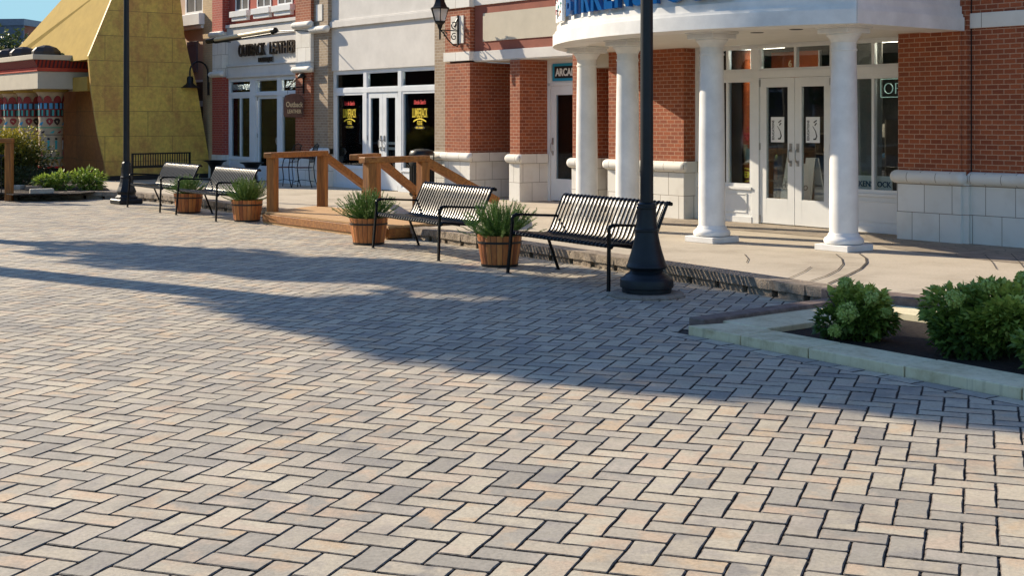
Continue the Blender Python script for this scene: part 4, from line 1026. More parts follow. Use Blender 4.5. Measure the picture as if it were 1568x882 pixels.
b_.tube(gp_, .022, 8); gn.part(b_, 'arm', 'black_metal', smooth=True)
b_ = MB(); b_.lathe([(.06, 2.76), (.085, 2.72), (.085, 2.60), (.11, 2.56), (.24, 2.47), (.25, 2.46), (.23, 2.465), (.05, 2.55)][::-1], 20, (-22.5, .43)); gn.part(b_, 'lamp_shade', 'black_metal', smooth=True)

# ------------------------------------------------------------------ golden headdress and temple
f = F('golden_headdress', 'huge sloping gold painted plywood headdress structure beside the painted temple', 'monument', 24.5, .6, .15)
SX = -22.5
side = [(1.0, .27), (-1.77, .27), (-1.80, .6), (-1.97, 1.3), (-2.13, 2.33), (-2.20, 3.10), (-2.21, 3.2), (-1.94, 3.85), (-1.64, 4.58), (-1.366, 5.2), (.10, 5.2), (.13, 5.0), (.20, 4.5), (.28, 3.8), (.42, 3.2), (.60, 2.6), (.80, 1.5), (.93, .8)]
b_ = MB()
b_.prism_along(side, 'x', SX - .08, SX)
f.part(b_, 'side_panel', 'sphinx')
f.part(MB().prism_along([(1.0, .14), (-1.66, .14), (-1.66, .275), (1.0, .275)], 'x', SX - .3, SX - .012), 'plinth', 'black_vinyl')
# orange plywood patch in front of the gold sheet: a slightly thinner curved board
orange = [(-1.772, .28), (-1.80, .6), (-1.97, 1.3), (-2.13, 2.30), (-2.10, 2.32), (-1.93, 1.9), (-1.75, 1.3), (-1.62, .75), (-1.55, .28)]
b_ = MB(); b_.prism_along([(-1.66, .29), (-1.66, 2.38), (-1.5, 2.38), (-1.5, .29)], 'x', SX - 2.32, SX - .085); f.part(b_, 'front_board', 'sphinx_orange')
# sunny front slope
b_ = MB()
fv = [(SX - .081, -2.212, 3.12), (SX - .081, -1.366, 5.2), (-26.4, -1.2, 5.2), (-29.4, -2.0, 3.3), (-29.4, -2.0, 3.12)]
bv = [(x, y + .5, z) for x, y, z in fv]
b_.add(fv + bv, [(0, 1, 2, 3, 4), (9, 8, 7, 6, 5), (0, 5, 6, 1), (1, 6, 7, 2), (2, 7, 8, 3), (3, 8, 9, 4), (4, 9, 5, 0)])
f.part(b_, 'front_slope', 'sphinx_front')
b_ = MB(); b_.add([(SX - .09, .9, 0.2), (-29.3, .9, .2), (-29.3, -1.3, .2), (SX - .09, -1.3, .2), (SX - .09, 0, 5.15), (-26.4, .2, 5.15), (-26.4, -.6, 5.15), (SX - .09, -.8, 5.15)], [(0, 1, 2, 3), (7, 6, 5, 4), (0, 4, 5, 1), (1, 5, 6, 2), (2, 6, 7, 3), (3, 7, 4, 0)])
f.part(b_, 'core', 'sphinx_orange')

f = F('temple_porch', 'painted temple porch with red cornice, cream beam and dark doorway', 'porch', 26, 2.4, .15)
f.part(B(24.0, 33, 1.1, 2.92, 2.42, 2.86), 'beam', 'stucco_cream', bevel=.01)
b_ = MB(); B(23.97, 33, 1.1, 2.95, 2.862, 2.95, b_); f.part(b_, 'red_moulding', plain('vermilion paint', (.50, .06, .025), .6, var=.12, bmp=.1))
b_ = MB()
v0 = [(-23.99, -2.93), (-33, -2.93), (-33, -1.4), (-23.99, -1.4)]; v1 = [(-23.86, -3.06), (-33, -3.06), (-33, -1.4), (-23.86, -1.4)]
b_.add([(x, y, 2.952) for x, y in v0] + [(x, y, 3.14) for x, y in v1], [(0, 4, 5, 1), (0, 3, 7, 4), (4, 7, 6, 5), (0, 1, 2, 3), (1, 5, 6, 2), (2, 6, 7, 3)])
def cornice_mat():
    m, n, b = newmat('striped cornice'); v = coords(n, 'UV'); wv = nd(n, 'ShaderNodeTexWave'); wv.inputs['Scale'].default_value = 3.2; wv.bands_direction = 'X'; wv.inputs['Distortion'].default_value = 1.0; n.links.new(v, wv.inputs[0])
    n.links.new(ramp(n, wv.outputs[0], [(.35, (.33, .035, .02)), (.7, (.07, .02, .03))]).outputs[0], b.inputs['Base Color']); b.inputs['Roughness'].default_value = .7; return m
f.part(b_, 'cornice', cornice_mat())
b_ = MB(); B(23.82, 33, 1.1, 3.10, 3.142, 3.27, b_); f.part(b_, 'cap_slab', 'stucco_cream', bevel=.01)
f.part(B(23.0, 24.0, 1.2, 2.05, 2.36, 2.72), 'bracket_block', 'sphinx_front', bevel=.01)
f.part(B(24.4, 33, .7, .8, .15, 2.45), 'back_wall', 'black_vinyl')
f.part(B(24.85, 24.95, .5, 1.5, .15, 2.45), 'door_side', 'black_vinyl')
for s_, t_ in ((24.9, 2.4), (26.0, 2.6), (27.1, 2.6), (28.3, 2.6)):
    b_ = MB(); b_.lathe([(.20, 3.27), (.22, 3.33), (.22, 3.40), (.16, 3.50), (.05, 3.56)], 8, (-s_, -t_), sx=1.0, sy=1.7, phase=.39); f.part(b_, 'roof_knob', 'roof_dark')
def band_ring(cm, c, r, z0, z1, mi, k=None, phase=0.0, fill=.55):
    if k is None:
        seg = 28; vs = []
        for i in range(seg): a_ = 2 * math.pi * i / seg; vs += [(c[0] + r * math.cos(a_), c[1] + r * math.sin(a_), z0), (c[0] + r * math.cos(a_), c[1] + r * math.sin(a_), z1)]
        cm.add(vs, [(2 * i, 2 * ((i + 1) % seg), 2 * ((i + 1) % seg) + 1, 2 * i + 1) for i in range(seg)], mi)
    else:
        for i in range(k):
            a0 = phase + 2 * math.pi * i / k; a1 = a0 + 2 * math.pi / k * fill; vs = []
            for a_ in (a0, (a0 + a1) / 2, a1): vs += [(c[0] + r * math.cos(a_), c[1] + r * math.sin(a_), z0), (c[0] + r * math.cos(a_), c[1] + r * math.sin(a_), z1)]
            cm.add(vs, [(0, 2, 3, 1), (2, 4, 5, 3)], mi)
M['egy_red'] = plain('dark red paint', (.27, .03, .028), .7, bmp=0); M['egy_blue'] = plain('sky blue paint', (.08, .30, .52), .7, bmp=0)
M['egy_cream'] = plain('aged cream paint', (.46, .35, .225), .75, var=.14, vscale=5, bmp=.1); M['egy_green'] = plain('green paint', (.09, .32, .16), .7, bmp=0)
M['egy_ochre'] = plain('ochre paint', (.50, .27, .07), .7, bmp=0)
EM = ['egy_cream', 'egy_red', 'egy_blue', 'teal', 'black_vinyl', 'egy_green', 'egy_ochre', 'red_vinyl', 'white_vinyl', 'bronze', 'pink', 'blue_sign']
for ci, (s, t) in enumerate(((24.62, 2.38), (26.03, 2.42), (27.23, 2.42), (28.33, 2.42), (29.5, 2.42))):
    c = (-s, -t); r = .30; e = .004
    cm = MB(); cm.lathe([(r * 1.02, .42), (r, .5), (r, 1.9), (r * .97, 2.1), (r * 1.04, 2.28), (r * 1.22, 2.35)], 28, c)
    band_ring(cm, c, r + e, 1.72, 2.12, 1); band_ring(cm, c, r + 2 * e, 1.93, 2.07, 2, 14); band_ring(cm, c, r + 2 * e, 1.75, 1.90, 3, 14, phase=.22, fill=.35); band_ring(cm, c, r + 1.6 * e, 1.74, 2.08, 4, 14, phase=.05, fill=.75)
    band_ring(cm, c, r + 2 * e, 1.905, 1.925, 1); band_ring(cm, c, r + e, 1.44, 1.465, 5); band_ring(cm, c, r + e, 1.26, 1.275, 4); band_ring(cm, c, r + e, .67, .70, 5); band_ring(cm, c, r + e, .87, .875, 6); band_ring(cm, c, r + 1.5 * e, .42, .47, 7)
    for (n_, z0, z1, mt, ph) in ((8, .47, .66, 6, 0), (8, 2.12, 2.26, 1, .2)):
        for i in range(n_):
            ac = ph + 2 * math.pi * i / n_; hw = math.pi / n_ * .86; vs = [(ac - hw, z0), (ac + hw, z0)] + [(ac + hw * math.cos(q_), z0 + (z1 - z0) * math.sin(q_)) for q_ in [math.pi * j / 8 for j in range(1, 8)]]
            rr_ = r * (1.0 if z0 < 1 else 1.06) + 2 * e
            cm.add([(c[0] + rr_ * math.cos(a_), c[1] + rr_ * math.sin(a_), z) for a_, z in vs], [tuple(range(len(vs)))], mt)
    rr = random.Random(40 + ci)
    def fig(shape, mt, zz, sc_, a_c):
        cm.add([(c[0] + (r + 2 * e) * math.cos(a_c + x_ * sc_ / r), c[1] + (r + 2 * e) * math.sin(a_c + x_ * sc_ / r), zz + z_ * sc_) for x_, z_ in shape], [tuple(range(len(shape)))], mt)
    robe = [(-.12, 0), (.12, 0), (.1, .6), (.16, .85), (0, 1), (-.16, .85), (-.1, .6)]; head = [(-.1, 0), (.1, 0), (.16, .12), (.05, .22), (-.12, .2)]
    bird = [(-.4, 0), (-.1, .1), (.1, 0), (.3, .25), (.4, .5), (.15, .45), (-.1, .35), (-.3, .2)]; fan = [(0, 0), (.35, .35), (.45, .7), (.2, .95), (-.2, .95), (-.45, .7), (-.35, .35)]
    for i in range(9):
        ac = 2 * math.pi * i / 9 + .2 * rr.random()
        fig(robe, (3, 8, 4, 1)[i % 4], .90, .24, ac); fig(head, (9, 1, 4)[i % 3], 1.14, .26, ac)
        fig(fan if i % 2 else robe, (10, 4)[(i + 1) % 2], .73, .12, ac + .2)
        fig(bird if i % 2 else fan, (9, 11, 1)[i % 3], 1.50, .20, ac + .1); fig(bird, (1, 9, 3)[i % 3], 1.30, .15, ac + .3)
    par = f.part(cm, 'column', EM, smooth=True)
    cm = MB(); cm.lathe([(r * 1.35, 2.355), (r * 1.45, 2.38), (r * 1.45, 2.42)], 28, c); f.part(cm, 'capital', 'sphinx_front', par, smooth=True)
    cm = MB(); cm.lathe([(r * 1.22, .15), (r * 1.22, .36), (r * 1.03, .40)], 28, c); f.part(cm, 'foot', 'black_vinyl', par, smooth=True)

# far brick building
fb = thing('brick_building', 'dark brick building with grey metal parapet far behind the temple', 'building', (-28.6, 66, 0), R(-6))
MB().box(-22, 4.6, 0, 14, 0, 6.3).build('wall', 'brick', fb); MB().box(-22.1, 4.7, -.15, 14, 6.3, 6.62).build('parapet', plain('slate metal', (.16, .20, .25), .5, bmp=0), fb)
MB().box(-22.1, 2.9, -.3, 0, 5.95, 6.05).build('gutter', 'white_trim', fb); MB().box(2.9, 4.65, -.1, 0, 5.0, 6.3).build('metal_panel', plain('slate metal dark', (.10, .13, .17), .5, bmp=0), fb)
for i, x_ in enumerate((-18, -14, -10, -6, -2)):
    w_ = MB().box(x_, x_ + 1.6, -.05, 0, 1.2, 3.2).build('window', 'white_trim', fb); MB().box(x_ + .1, x_ + 1.5, -.07, -.045, 1.3, 3.1).build('pane', 'glass', w_)

# ------------------------------------------------------------------ foliage tools
def leaf_into(mb, tones, p, d, up, ln, wd, tone, fold=.25):
    d = d.normalized(); s_ = d.cross(up)
    if s_.length < 1e-3: s_ = d.cross(Vector((1, 0, 0)))
    s_.normalize(); n_ = s_.cross(d)
    a = p; b = p + d * ln * .45 - s_ * wd / 2 + n_ * wd * fold; c = p + d * ln + n_ * -.08 * ln; e = p + d * ln * .45 + s_ * wd / 2 + n_ * wd * fold; m_ = p + d * ln * .5
    o = len(mb.v); mb.v += [tuple(a), tuple(b), tuple(c), tuple(e), tuple(m_)]
    mb.f += [(o, o + 4, o + 2, o + 1), (o, o + 3, o + 2, o + 4)]; mb.mi += [0, 0]; tones += [tone, tone]
def rdir(r_): 
    while True:
        v = Vector((r_.uniform(-1, 1), r_.uniform(-1, 1), r_.uniform(-1, 1)))
        if .1 < v.length < 1: return v.normalized()
def bushy(rx, ry, rz, n, ln, wd, seed, cz=None, tone_up=0.0, clumps=16, flat=.35):
    """clumped leaves through a rounded volume that stands on z = 0"""
    r_ = random.Random(seed); mb = MB(); tones = []; cz = rz * .55 if cz is None else cz
    cl = []
    for i in range(clumps):
        q = rdir(r_); k = r_.uniform(.35, .80); cl.append((Vector((q.x * rx * k, q.y * ry * k, max(.08 * rz, cz + q.z * rz * .55 * k * 1.1))), r_.uniform(.30, .48), r_.uniform(-.22, .22)))
    for i in range(n):
        c, cr, ct = cl[r_.randrange(clumps)]; q = rdir(r_); k = r_.uniform(.55, 1.0)
        p = c + Vector((q.x * rx * cr * k, q.y * ry * cr * k, q.z * rz * cr * k * .9))
        if p.z < .02: continue
        d = (q + Vector((p.x / rx, p.y / ry, 0)) * .5 + rdir(r_) * .6 + Vector((0, 0, .25))).normalized()
        up = (Vector((0, 0, 1)) + q * .8 + rdir(r_) * flat).normalized()
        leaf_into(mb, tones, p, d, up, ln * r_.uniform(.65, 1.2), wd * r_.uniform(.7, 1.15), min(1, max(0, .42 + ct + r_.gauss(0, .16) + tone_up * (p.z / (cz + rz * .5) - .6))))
    return mb, tones
def stems(rx, h, n, seed, r0=.008):
    r_ = random.Random(seed); mb = MB()
    for i in range(n):
        a = r_.uniform(0, 6.28); k = r_.uniform(.3, .85); mb.tube([(rx * .1 * math.cos(a), rx * .1 * math.sin(a), 0), (rx * k * .5 * math.cos(a), rx * k * .5 * math.sin(a), h * .45), (rx * k * math.cos(a), rx * k * math.sin(a), h * r_.uniform(.7, .95))], [r0, r0 * .7, r0 * .4], 5)
    return mb

# ------------------------------------------------------------------ raised bed with hydrangeas
rb = thing('raised_bed', 'low planting bed with pale concrete coping and brown timber edging at the right', 'flower bed', W(-4.5, 5.8, 0))
cp = rb.location
def wpoly(pts): return [(W(s, t).x - cp.x, W(s, t).y - cp.y) for s, t in pts]
def front_t(s): return 6.80 + (7.25 - 6.80) * (-2.0 - s) / 7.0
rk = random.Random(9)
edges = [-2.06, -2.62, -3.28, -4.10, -4.95, -5.8, -6.65, -7.5, -8.4]
for a, b in zip(edges, edges[1:]):
    pts = [(a - .005, front_t(a)), (b + .005, front_t(b)), (b + .005, front_t(b) - .37), (a - .005, front_t(a) - .37)]
    if a == -2.06: pts = [(a, front_t(a)), (b + .003, front_t(b)), (b + .003, front_t(b) - .37), (a - .10, front_t(a) - .37)]
    p = wpoly(pts); m_ = MB(); m_.prism(p[::-1] if sum(p[i][0] * p[(i + 1) % 4][1] - p[(i + 1) % 4][0] * p[i][1] for i in range(4)) < 0 else p, -.02, .068 + rk.uniform(-.002, .002)); m_.build('coping_stone', 'coping', rb, bevel=.006)
m_ = MB(); p = wpoly([(-2.06, front_t(-2.06) - .375), (-2.55, front_t(-2.55) - .375), (-2.55, 5.05), (-2.06, 5.05)]); m_.prism(p if sum(p[i][0] * p[(i + 1) % 4][1] - p[(i + 1) % 4][0] * p[i][1] for i in range(4)) > 0 else p[::-1], -.02, .072); m_.build('coping_stone', 'coping', rb, bevel=.006)
m_ = MB(); p = wpoly([(-2.06, 5.045), (-9, 5.045), (-9, 4.58), (-2.06, 4.58)]); m_.prism(p if sum(p[i][0] * p[(i + 1) % 4][1] - p[(i + 1) % 4][0] * p[i][1] for i in range(4)) > 0 else p[::-1], -.02, .085); m_.build('coping_stone', 'coping', rb, bevel=.006)
m_ = MB()
m_.beam(W(-1.99, 6.64, .05) - cp, W(-1.99, 4.80, .06) - cp, .17, .10); m_.build('edging_board', 'stain_timber', rb, bevel=.008)
m_ = MB(); m_.beam(W(-1.7, 4.66, .11) - cp, W(-2.75, 4.56, .11) - cp, .24, .10); m_.build('edging_board', 'stain_timber', rb, bevel=.008)
m_ = MB(); p = wpoly([(-2.5, 6.6), (-9, 7.0), (-9, 4.9), (-2.5, 4.9)]); m_.prism(p if sum(p[i][0] * p[(i + 1) % 4][1] - p[(i + 1) % 4][0] * p[i][1] for i in range(4)) > 0 else p[::-1], -.02, .03); m_.build('mulch', 'soil', rb)
def hydrangea(loc, rx, ry, h, n, blooms, seed, label):
    t_ = thing('hydrangea_bush', label, 'bush', loc, group='hydrangeas in the raised bed')
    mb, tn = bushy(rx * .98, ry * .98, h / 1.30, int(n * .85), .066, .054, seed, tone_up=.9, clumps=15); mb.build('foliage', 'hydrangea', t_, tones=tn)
    stems(rx, h, 16, seed, .006).build('stem', 'trunk', t_)
    r_ = random.Random(seed + 1)
    for (x_, y_, z_, br) in blooms:
        b_ = MB(); tn = []
        for i in range(170):
            q = rdir(r_); p = Vector((x_, y_, z_)) + Vector((q.x, q.y, q.z * .9)) * br * r_.uniform(.8, 1.03)
            for k in range(2): leaf_into(b_, tn, p, rdir(r_) + q * .3, q, .026, .022, min(1, max(0, .5 + q.z * .0 + r_.gauss(0, .2))), .1)
        b_.build('flower_head', 'bloom', t_, tones=tn)
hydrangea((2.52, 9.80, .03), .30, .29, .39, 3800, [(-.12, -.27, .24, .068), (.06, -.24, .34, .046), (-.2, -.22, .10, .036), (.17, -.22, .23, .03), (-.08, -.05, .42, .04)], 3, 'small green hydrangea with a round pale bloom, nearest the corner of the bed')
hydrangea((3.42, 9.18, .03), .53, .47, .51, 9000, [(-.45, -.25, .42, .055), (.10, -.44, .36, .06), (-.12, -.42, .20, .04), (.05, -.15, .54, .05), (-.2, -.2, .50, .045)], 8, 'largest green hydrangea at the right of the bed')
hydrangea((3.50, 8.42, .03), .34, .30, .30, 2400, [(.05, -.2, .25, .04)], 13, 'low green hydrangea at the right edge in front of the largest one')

# ------------------------------------------------------------------ street lamps
lp = thing('street_lamp', 'tall blue black lamp post with fluted bell base beside the nearest bench', 'street lamp', (1.262, 12.48, 0), group='street lamps along the kerb')
m_ = MB(); m_.lathe([(.37, -.01), (.375, .012), (.35, .034)], 9, phase=.3, sx=1.0, sy=1.0); m_.build('footing', 'rock', lp, bevel=.004)
m_ = MB(); m_.lathe([(.225, .034), (.232, .04), (.232, .075), (.250, .083), (.250, .155), (.245, .165), (.225, .175), (.205, .19), (.20, .20), (.17, .215), (.155, .235), (.16, .25), (.186, .262), (.192, .275), (.188, .29), (.178, .305), (.172, .33), (.150, .40), (.128, .48), (.112, .56), (.106, .60)], 48); m_.build('base', 'post_paint', lp, smooth=True)
m_ = MB(); m_.lathe([(.106, .60), (.115, .605), (.115, .625), (.106, .63), (.098, .66), (.093, .74), (.088, .80), (.088, .815), (.094, .82), (.094, .835), (.088, .84), (.088, .86), (.075, .872), (.062, .878)], 40); m_.build('collar', 'post_paint', lp, smooth=True)
m_ = MB(); m_.lathe([(.063, .876), (.061, 1.5), (.058, 3.0), (.052, 4.6), (.075, 4.62), (.075, 4.7), (.05, 4.75)], 32); m_.build('shaft', 'post_paint', lp, smooth=True)
m_ = MB(); m_.lathe([(.10, 4.75), (.19, 5.15), (.21, 5.17), (.12, 5.32), (.03, 5.45)], 8); m_.build('lantern', 'black_metal', lp)
lp = thing('street_lamp', 'far black lamp post on a square plinth beside the farthest slatted bench', 'street lamp', (-7.56, 26.12, 0), R(-50), 'street lamps along the kerb')
m_ = MB(); m_.box(-.24, .24, -.24, .24, 0, .10); m_.build('plinth', 'post_paint', lp, bevel=.02)
m_ = MB(); m_.lathe([(.21, .10), (.215, .13), (.19, .15), (.17, .18), (.175, .21), (.19, .24), (.18, .27), (.15, .34), (.125, .42), (.11, .50), (.115, .51), (.115, .53), (.10, .54), (.092, .60), (.09, .76), (.085, .80), (.065, .825)], 12); m_.build('base', 'post_paint', lp)
m_ = MB(); m_.lathe([(.062, .82), (.056, 3), (.05, 4.7), (.075, 4.72), (.05, 4.8)], 24); m_.build('shaft', 'post_paint', lp, smooth=True)
m_ = MB(); m_.lathe([(.10, 4.8), (.19, 5.2), (.21, 5.22), (.12, 5.37), (.03, 5.5)], 8); m_.build('lantern', 'black_metal', lp)

# ------------------------------------------------------------------ slatted steel benches
def bench_profile():
    p = [(-.015, .415), (-.025, .428), (-.018, .442), (.0, .446), (.10, .438), (.25, .422), (.38, .412), (.44, .415), (.475, .435), (.50, .47), (.56, .60), (.62, .73), (.655, .805), (.672, .826), (.695, .832), (.712, .820), (.712, .802)]
    return p
def strap(mb, prof, x0, x1, th):
    k = len(prof); xc = (x0 + x1) / 2; hw = (x1 - x0) / 2; sg8 = 8; vs = []
    for i, (y, z) in enumerate(prof):
        a = prof[max(i - 1, 0)]; b = prof[min(i + 1, k - 1)]; d = Vector((b[0] - a[0], b[1] - a[1])).normalized()
        for j in range(sg8):
            q = 2 * math.pi * j / sg8; vs.append((xc + hw * math.cos(q), y - d.y * .0115 * math.sin(q), z + d.x * .0115 * math.sin(q)))
    mb.add(vs, [(i * sg8 + j, i * sg8 + (j + 1) % sg8, (i + 1) * sg8 + (j + 1) % sg8, (i + 1) * sg8 + j) for i in range(k - 1) for j in range(sg8)] + [tuple(range(sg8))[::-1], tuple((k - 1) * sg8 + j for j in range(sg8))])
def strap_flat(mb, prof, x0, x1, th):
    k = len(prof); vs = []
    for x_ in (x0, x1):
        for off in (0, th):
            for i, (y, z) in enumerate(prof):
                a = prof[max(i - 1, 0)]; b = prof[min(i + 1, k - 1)]; d = Vector((b[0] - a[0], b[1] - a[1])).normalized(); vs.append((x_, y + d.y * off, z - d.x * off))
    fs = []
    for i in range(k - 1):
        fs += [(i, i + 1, 2 * k + i + 1, 2 * k + i)[::1], (k + i, 3 * k + i, 3 * k + i + 1, k + i + 1), (i, k + i, k + i + 1, i + 1), (2 * k + i, 2 * k + i + 1, 3 * k + i + 1, 3 * k + i)]
    fs += [(0, 2 * k, 3 * k, k), (k - 1, 2 * k - 1, 4 * k - 1, 3 * k - 1)]
    mb.add(vs, fs)
GB = 'slatted steel benches along the kerb'
bn = thing('slatted_bench', 'nearest black slatted steel bench, behind the big lamp post base', 'bench', (0, 0, 0), 0, GB)
P_ = bench_profile(); seat_p = P_[:9]; back_p = P_[8:]
W2 = .90; n_s = 27
se = MB(); ba = MB()
for i in range(n_s):
    x_ = -W2 + .035 + i * (2 * W2 - .07) / (n_s - 1)
    strap(se, seat_p, x_ - .0215, x_ + .0215, .006); strap(ba, back_p, x_ - .0215, x_ + .0215, .006)
se.build('seat', 'bench_metal', bn, smooth=True); ba.build('backrest', 'bench_metal', bn, smooth=True)
fr = MB()
for sg_ in (-1, 1):
    fr.tube([(sg_ * W2, y, z - .004) for y, z in P_], .017, 8)
fr.tube([(-W2, -.01, .425), (W2, -.01, .425)], .017, 8); fr.tube([(-W2, .70, .815), (W2, .70, .815)], .019, 10); fr.tube([(-W2, .46, .405), (W2, .46, .405)], .014, 8)
fr.tube([(-W2, .22, .405), (W2, .22, .405)], .012, 8)
for sg_ in (-1, 1): fr.tube([(sg_ * W2, .70, .815), (sg_ * (W2 + .025), .70, .815)], .019, 10)
fr.build('frame', 'bench_metal', bn, smooth=True)
for sg_ in (-1, 1):
    xx = sg_ * (W2 - .03)
    m_ = MB(); m_.beam((sg_ * (W2 + .01), -.06, .0), (xx, -.025, .56), .038, .026, up=Vector((0, 1, 0))); m_.box(sg_ * (W2 + .01) - .025, sg_ * (W2 + .01) + .06, -.075, -.045, 0, .008); m_.build('leg', 'bench_metal', bn, bevel=.004)
    m_ = MB(); m_.beam((sg_ * (W2 + .01), .60, .0), (xx, .42, .40), .034, .024, up=Vector((0, 1, 0))); m_.box(sg_ * (W2 + .01) - .06, sg_ * (W2 + .01) + .02, .585, .615, 0, .008); m_.build('leg', 'bench_metal', bn, bevel=.004)
    m_ = MB(); m_.tube([(xx, -.025, .54), (xx, -.028, .59), (xx, -.015, .615), (xx, .02, .628), (xx, .10, .628), (xx, .30, .615), (xx, .56, .60)], [.019, .019, .02, .02, .014, .013, .013], 10); m_.build('armrest', 'bench_metal', bn, smooth=True)
BE = [((.47, 13.56), (.945, 12.86), (0,)), ]
def place_bench(o, fl, frr, label=None):
    fl, frr = Vector((*fl, 0)), Vector((*frr, 0)); d = (frr - fl).normalized(); c = (fl + frr) / 2
    o.rotation_euler = (0, 0, math.atan2(d.y, d.x)); o.location = c + Vector((-d.y, d.x, 0)) * .06
    if label: o['label'] = label
place_bench(bn, (-.04, 14.30), (.92, 12.78))
b2 = copy_tree(bn); place_bench(b2, (-1.80, 17.12), (-.84, 15.50), 'second slatted bench from the front, lit silver on its seat, between two barrel planters')
b3 = copy_tree(bn); place_bench(b3, (-5.80, 23.0), (-4.78, 21.5), 'slatted bench just left of the timber ramp, half hidden by a planter')
b4 = copy_tree(bn); place_bench(b4, (-7.22, 25.05), (-6.25, 23.6), 'farthest slatted bench, immediately right of the far lamp post')

# flat back bench by the golden structure
fb_ = thing('park_bench', 'black bench with upright bars seen from behind in front of the golden structure', 'bench', (-8.05, 30.6, .15), math.atan2(1.2, 1.0))
m_ = MB()
for i in range(24): x_ = -.76 + i * 1.52 / 23; m_.box(x_ - .011, x_ + .011, -.01, .0, .44, .72)
m_.build('backrest', 'black_metal', fb_)
m_ = MB(); m_.box(-.80, .80, -.02, .015, .71, .745); m_.box(-.80, .80, -.02, .015, .41, .46); m_.box(-.80, -.77, -.02, .015, .40, .745); m_.box(.77, .80, -.02, .015, .40, .745); m_.build('frame', 'black_metal', fb_)
m_ = MB()
for i in range(24): x_ = -.76 + i * 1.52 / 23; m_.box(x_ - .02, x_ + .02, .02, .42, .40, .412)
m_.build('seat', 'black_metal', fb_)
for x_ in (-.78, .78):
    for y_ in (0, .40): MB().box(x_ - .018, x_ + .018, y_ - .018, y_ + .018, 0, .42).build('leg', 'black_metal', fb_)

# ------------------------------------------------------------------ barrel planters with junipers
def barrel():
    t_ = thing('barrel_planter', 'x', 'planter', (0, 0, 0), 0, 'half barrel planters between the benches')
    k = 22; prof = [(.200, 0), (.206, .02), (.232, .17), (.252, .33), (.256, .352)]; v = []; f_ = []; uv = []
    for j, (r_, z) in enumerate(prof):
        for i in range(k * 2 + 1):
            a = 2 * math.pi * (i / (2 * k)); rr_ = r_ * (1.0 if i % 2 else .988); v.append((rr_ * math.cos(a), rr_ * math.sin(a), z)); uv.append((i / 2 + .0, z * 3))
    q = 2 * k + 1
    for j in range(len(prof) - 1):
        for i in range(2 * k): f_.append((j * q + i, j * q + i + 1, (j + 1) * q + i + 1, (j + 1) * q + i))
    # inner lip
    b0 = len(v)
    for r_, z in ((.236, .352), (.232, .30)):
        for i in range(q): a = 2 * math.pi * i / (2 * k); v.append((r_ * math.cos(a), r_ * math.sin(a), z)); uv.append((i / 2, z * 3))
    top = (len(prof) - 1) * q
    for i in range(2 * k): f_ += [(top + i, top + i + 1, b0 + i + 1, b0 + i), (b0 + i, b0 + i + 1, b0 + q + i + 1, b0 + q + i)]
    m_ = MB(); m_.add(v, f_); m_.build('staves', 'barrel', t_, uvs=uv)
    m_ = MB(); m_.lathe([(.2435, .262), (.2500, .262), (.2528, .286), (.2465, .286)], 44); m_.build('hoop', 'hoop', t_)
    m_ = MB(); m_.lathe([(.2005, .004), (.207, .004), (.212, .03), (.206, .03)], 44); m_.build('hoop', 'hoop', t_)
    m_ = MB(); m_.lathe([(.01, .30), (.235, .30), (.23, .31), (.01, .325)], 20); m_.build('soil', 'soil', t_)
    return t_
def juniper_mesh(seed):
    r_ = random.Random(seed); mb = MB(); tn = []
    def spike(p, d, ln, wd, tone):
        d.normalize(); a = d.cross(Vector((0, 0, 1)));
        if a.length < .05: a = Vector((1, 0, 0))
        a.normalize(); b = d.cross(a); o = len(mb.v)
        mb.v += [tuple(p + a * wd), tuple(p - a * wd * .5 + b * wd * .87), tuple(p - a * wd * .5 - b * wd * .87), tuple(p + d * ln)]
        for q in ((0, 1, 3), (1, 2, 3), (2, 0, 3)): mb.f.append((o + q[0], o + q[1], o + q[2])); mb.mi.append(0); tn.append(tone)
    for i in range(210):
        az = r_.uniform(0, 2 * math.pi); el = R(min(86, max(14, r_.gauss(50, 20)))); L_ = r_.uniform(.30, .46) * (1.12 if el < R(40) else 1)
        d = Vector((math.cos(az) * math.cos(el), math.sin(az) * math.cos(el), math.sin(el))); p = Vector((math.cos(az) * .06 * r_.random(), math.sin(az) * .06 * r_.random(), 0)); tone0 = r_.gauss(.42, .16); k = 13
        curl = Vector((0, 0, r_.uniform(.02, .10)))
        for j in range(k):
            f_ = j / k; d = (d + curl * (1 if f_ > .4 else -.3) + rdir(r_) * .05).normalized(); p2 = p + d * L_ / k
            spike(p, p2 - p, (p2 - p).length * 1.3, .0045, max(0, tone0 - .2))
            for q in range(5):
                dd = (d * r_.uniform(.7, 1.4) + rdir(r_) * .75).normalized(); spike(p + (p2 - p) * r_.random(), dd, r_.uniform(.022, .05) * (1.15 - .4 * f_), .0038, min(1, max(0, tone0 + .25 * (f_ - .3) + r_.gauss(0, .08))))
            p = p2
    me = mb.build('juniper_shrub', 'juniper', tones=tn); return me
bp = barrel(); bp['label'] = 'reddish half barrel planter with black hoop, left of the nearest bench'
j1 = juniper_mesh(4); j2 = juniper_mesh(17)
spots = [((-.14, 15.02), 1.0, 0.3, 'left of the nearest bench', 1.06), ((-1.90, 17.66), .97, 1.9, 'at the right end of the ramp', 1.0), ((-4.30, 21.62), .98, 3.2, 'against the left end of the timber ramp', 1.0), ((-5.72, 23.55), .95, 4.4, 'between the two farthest slatted benches', .86)]
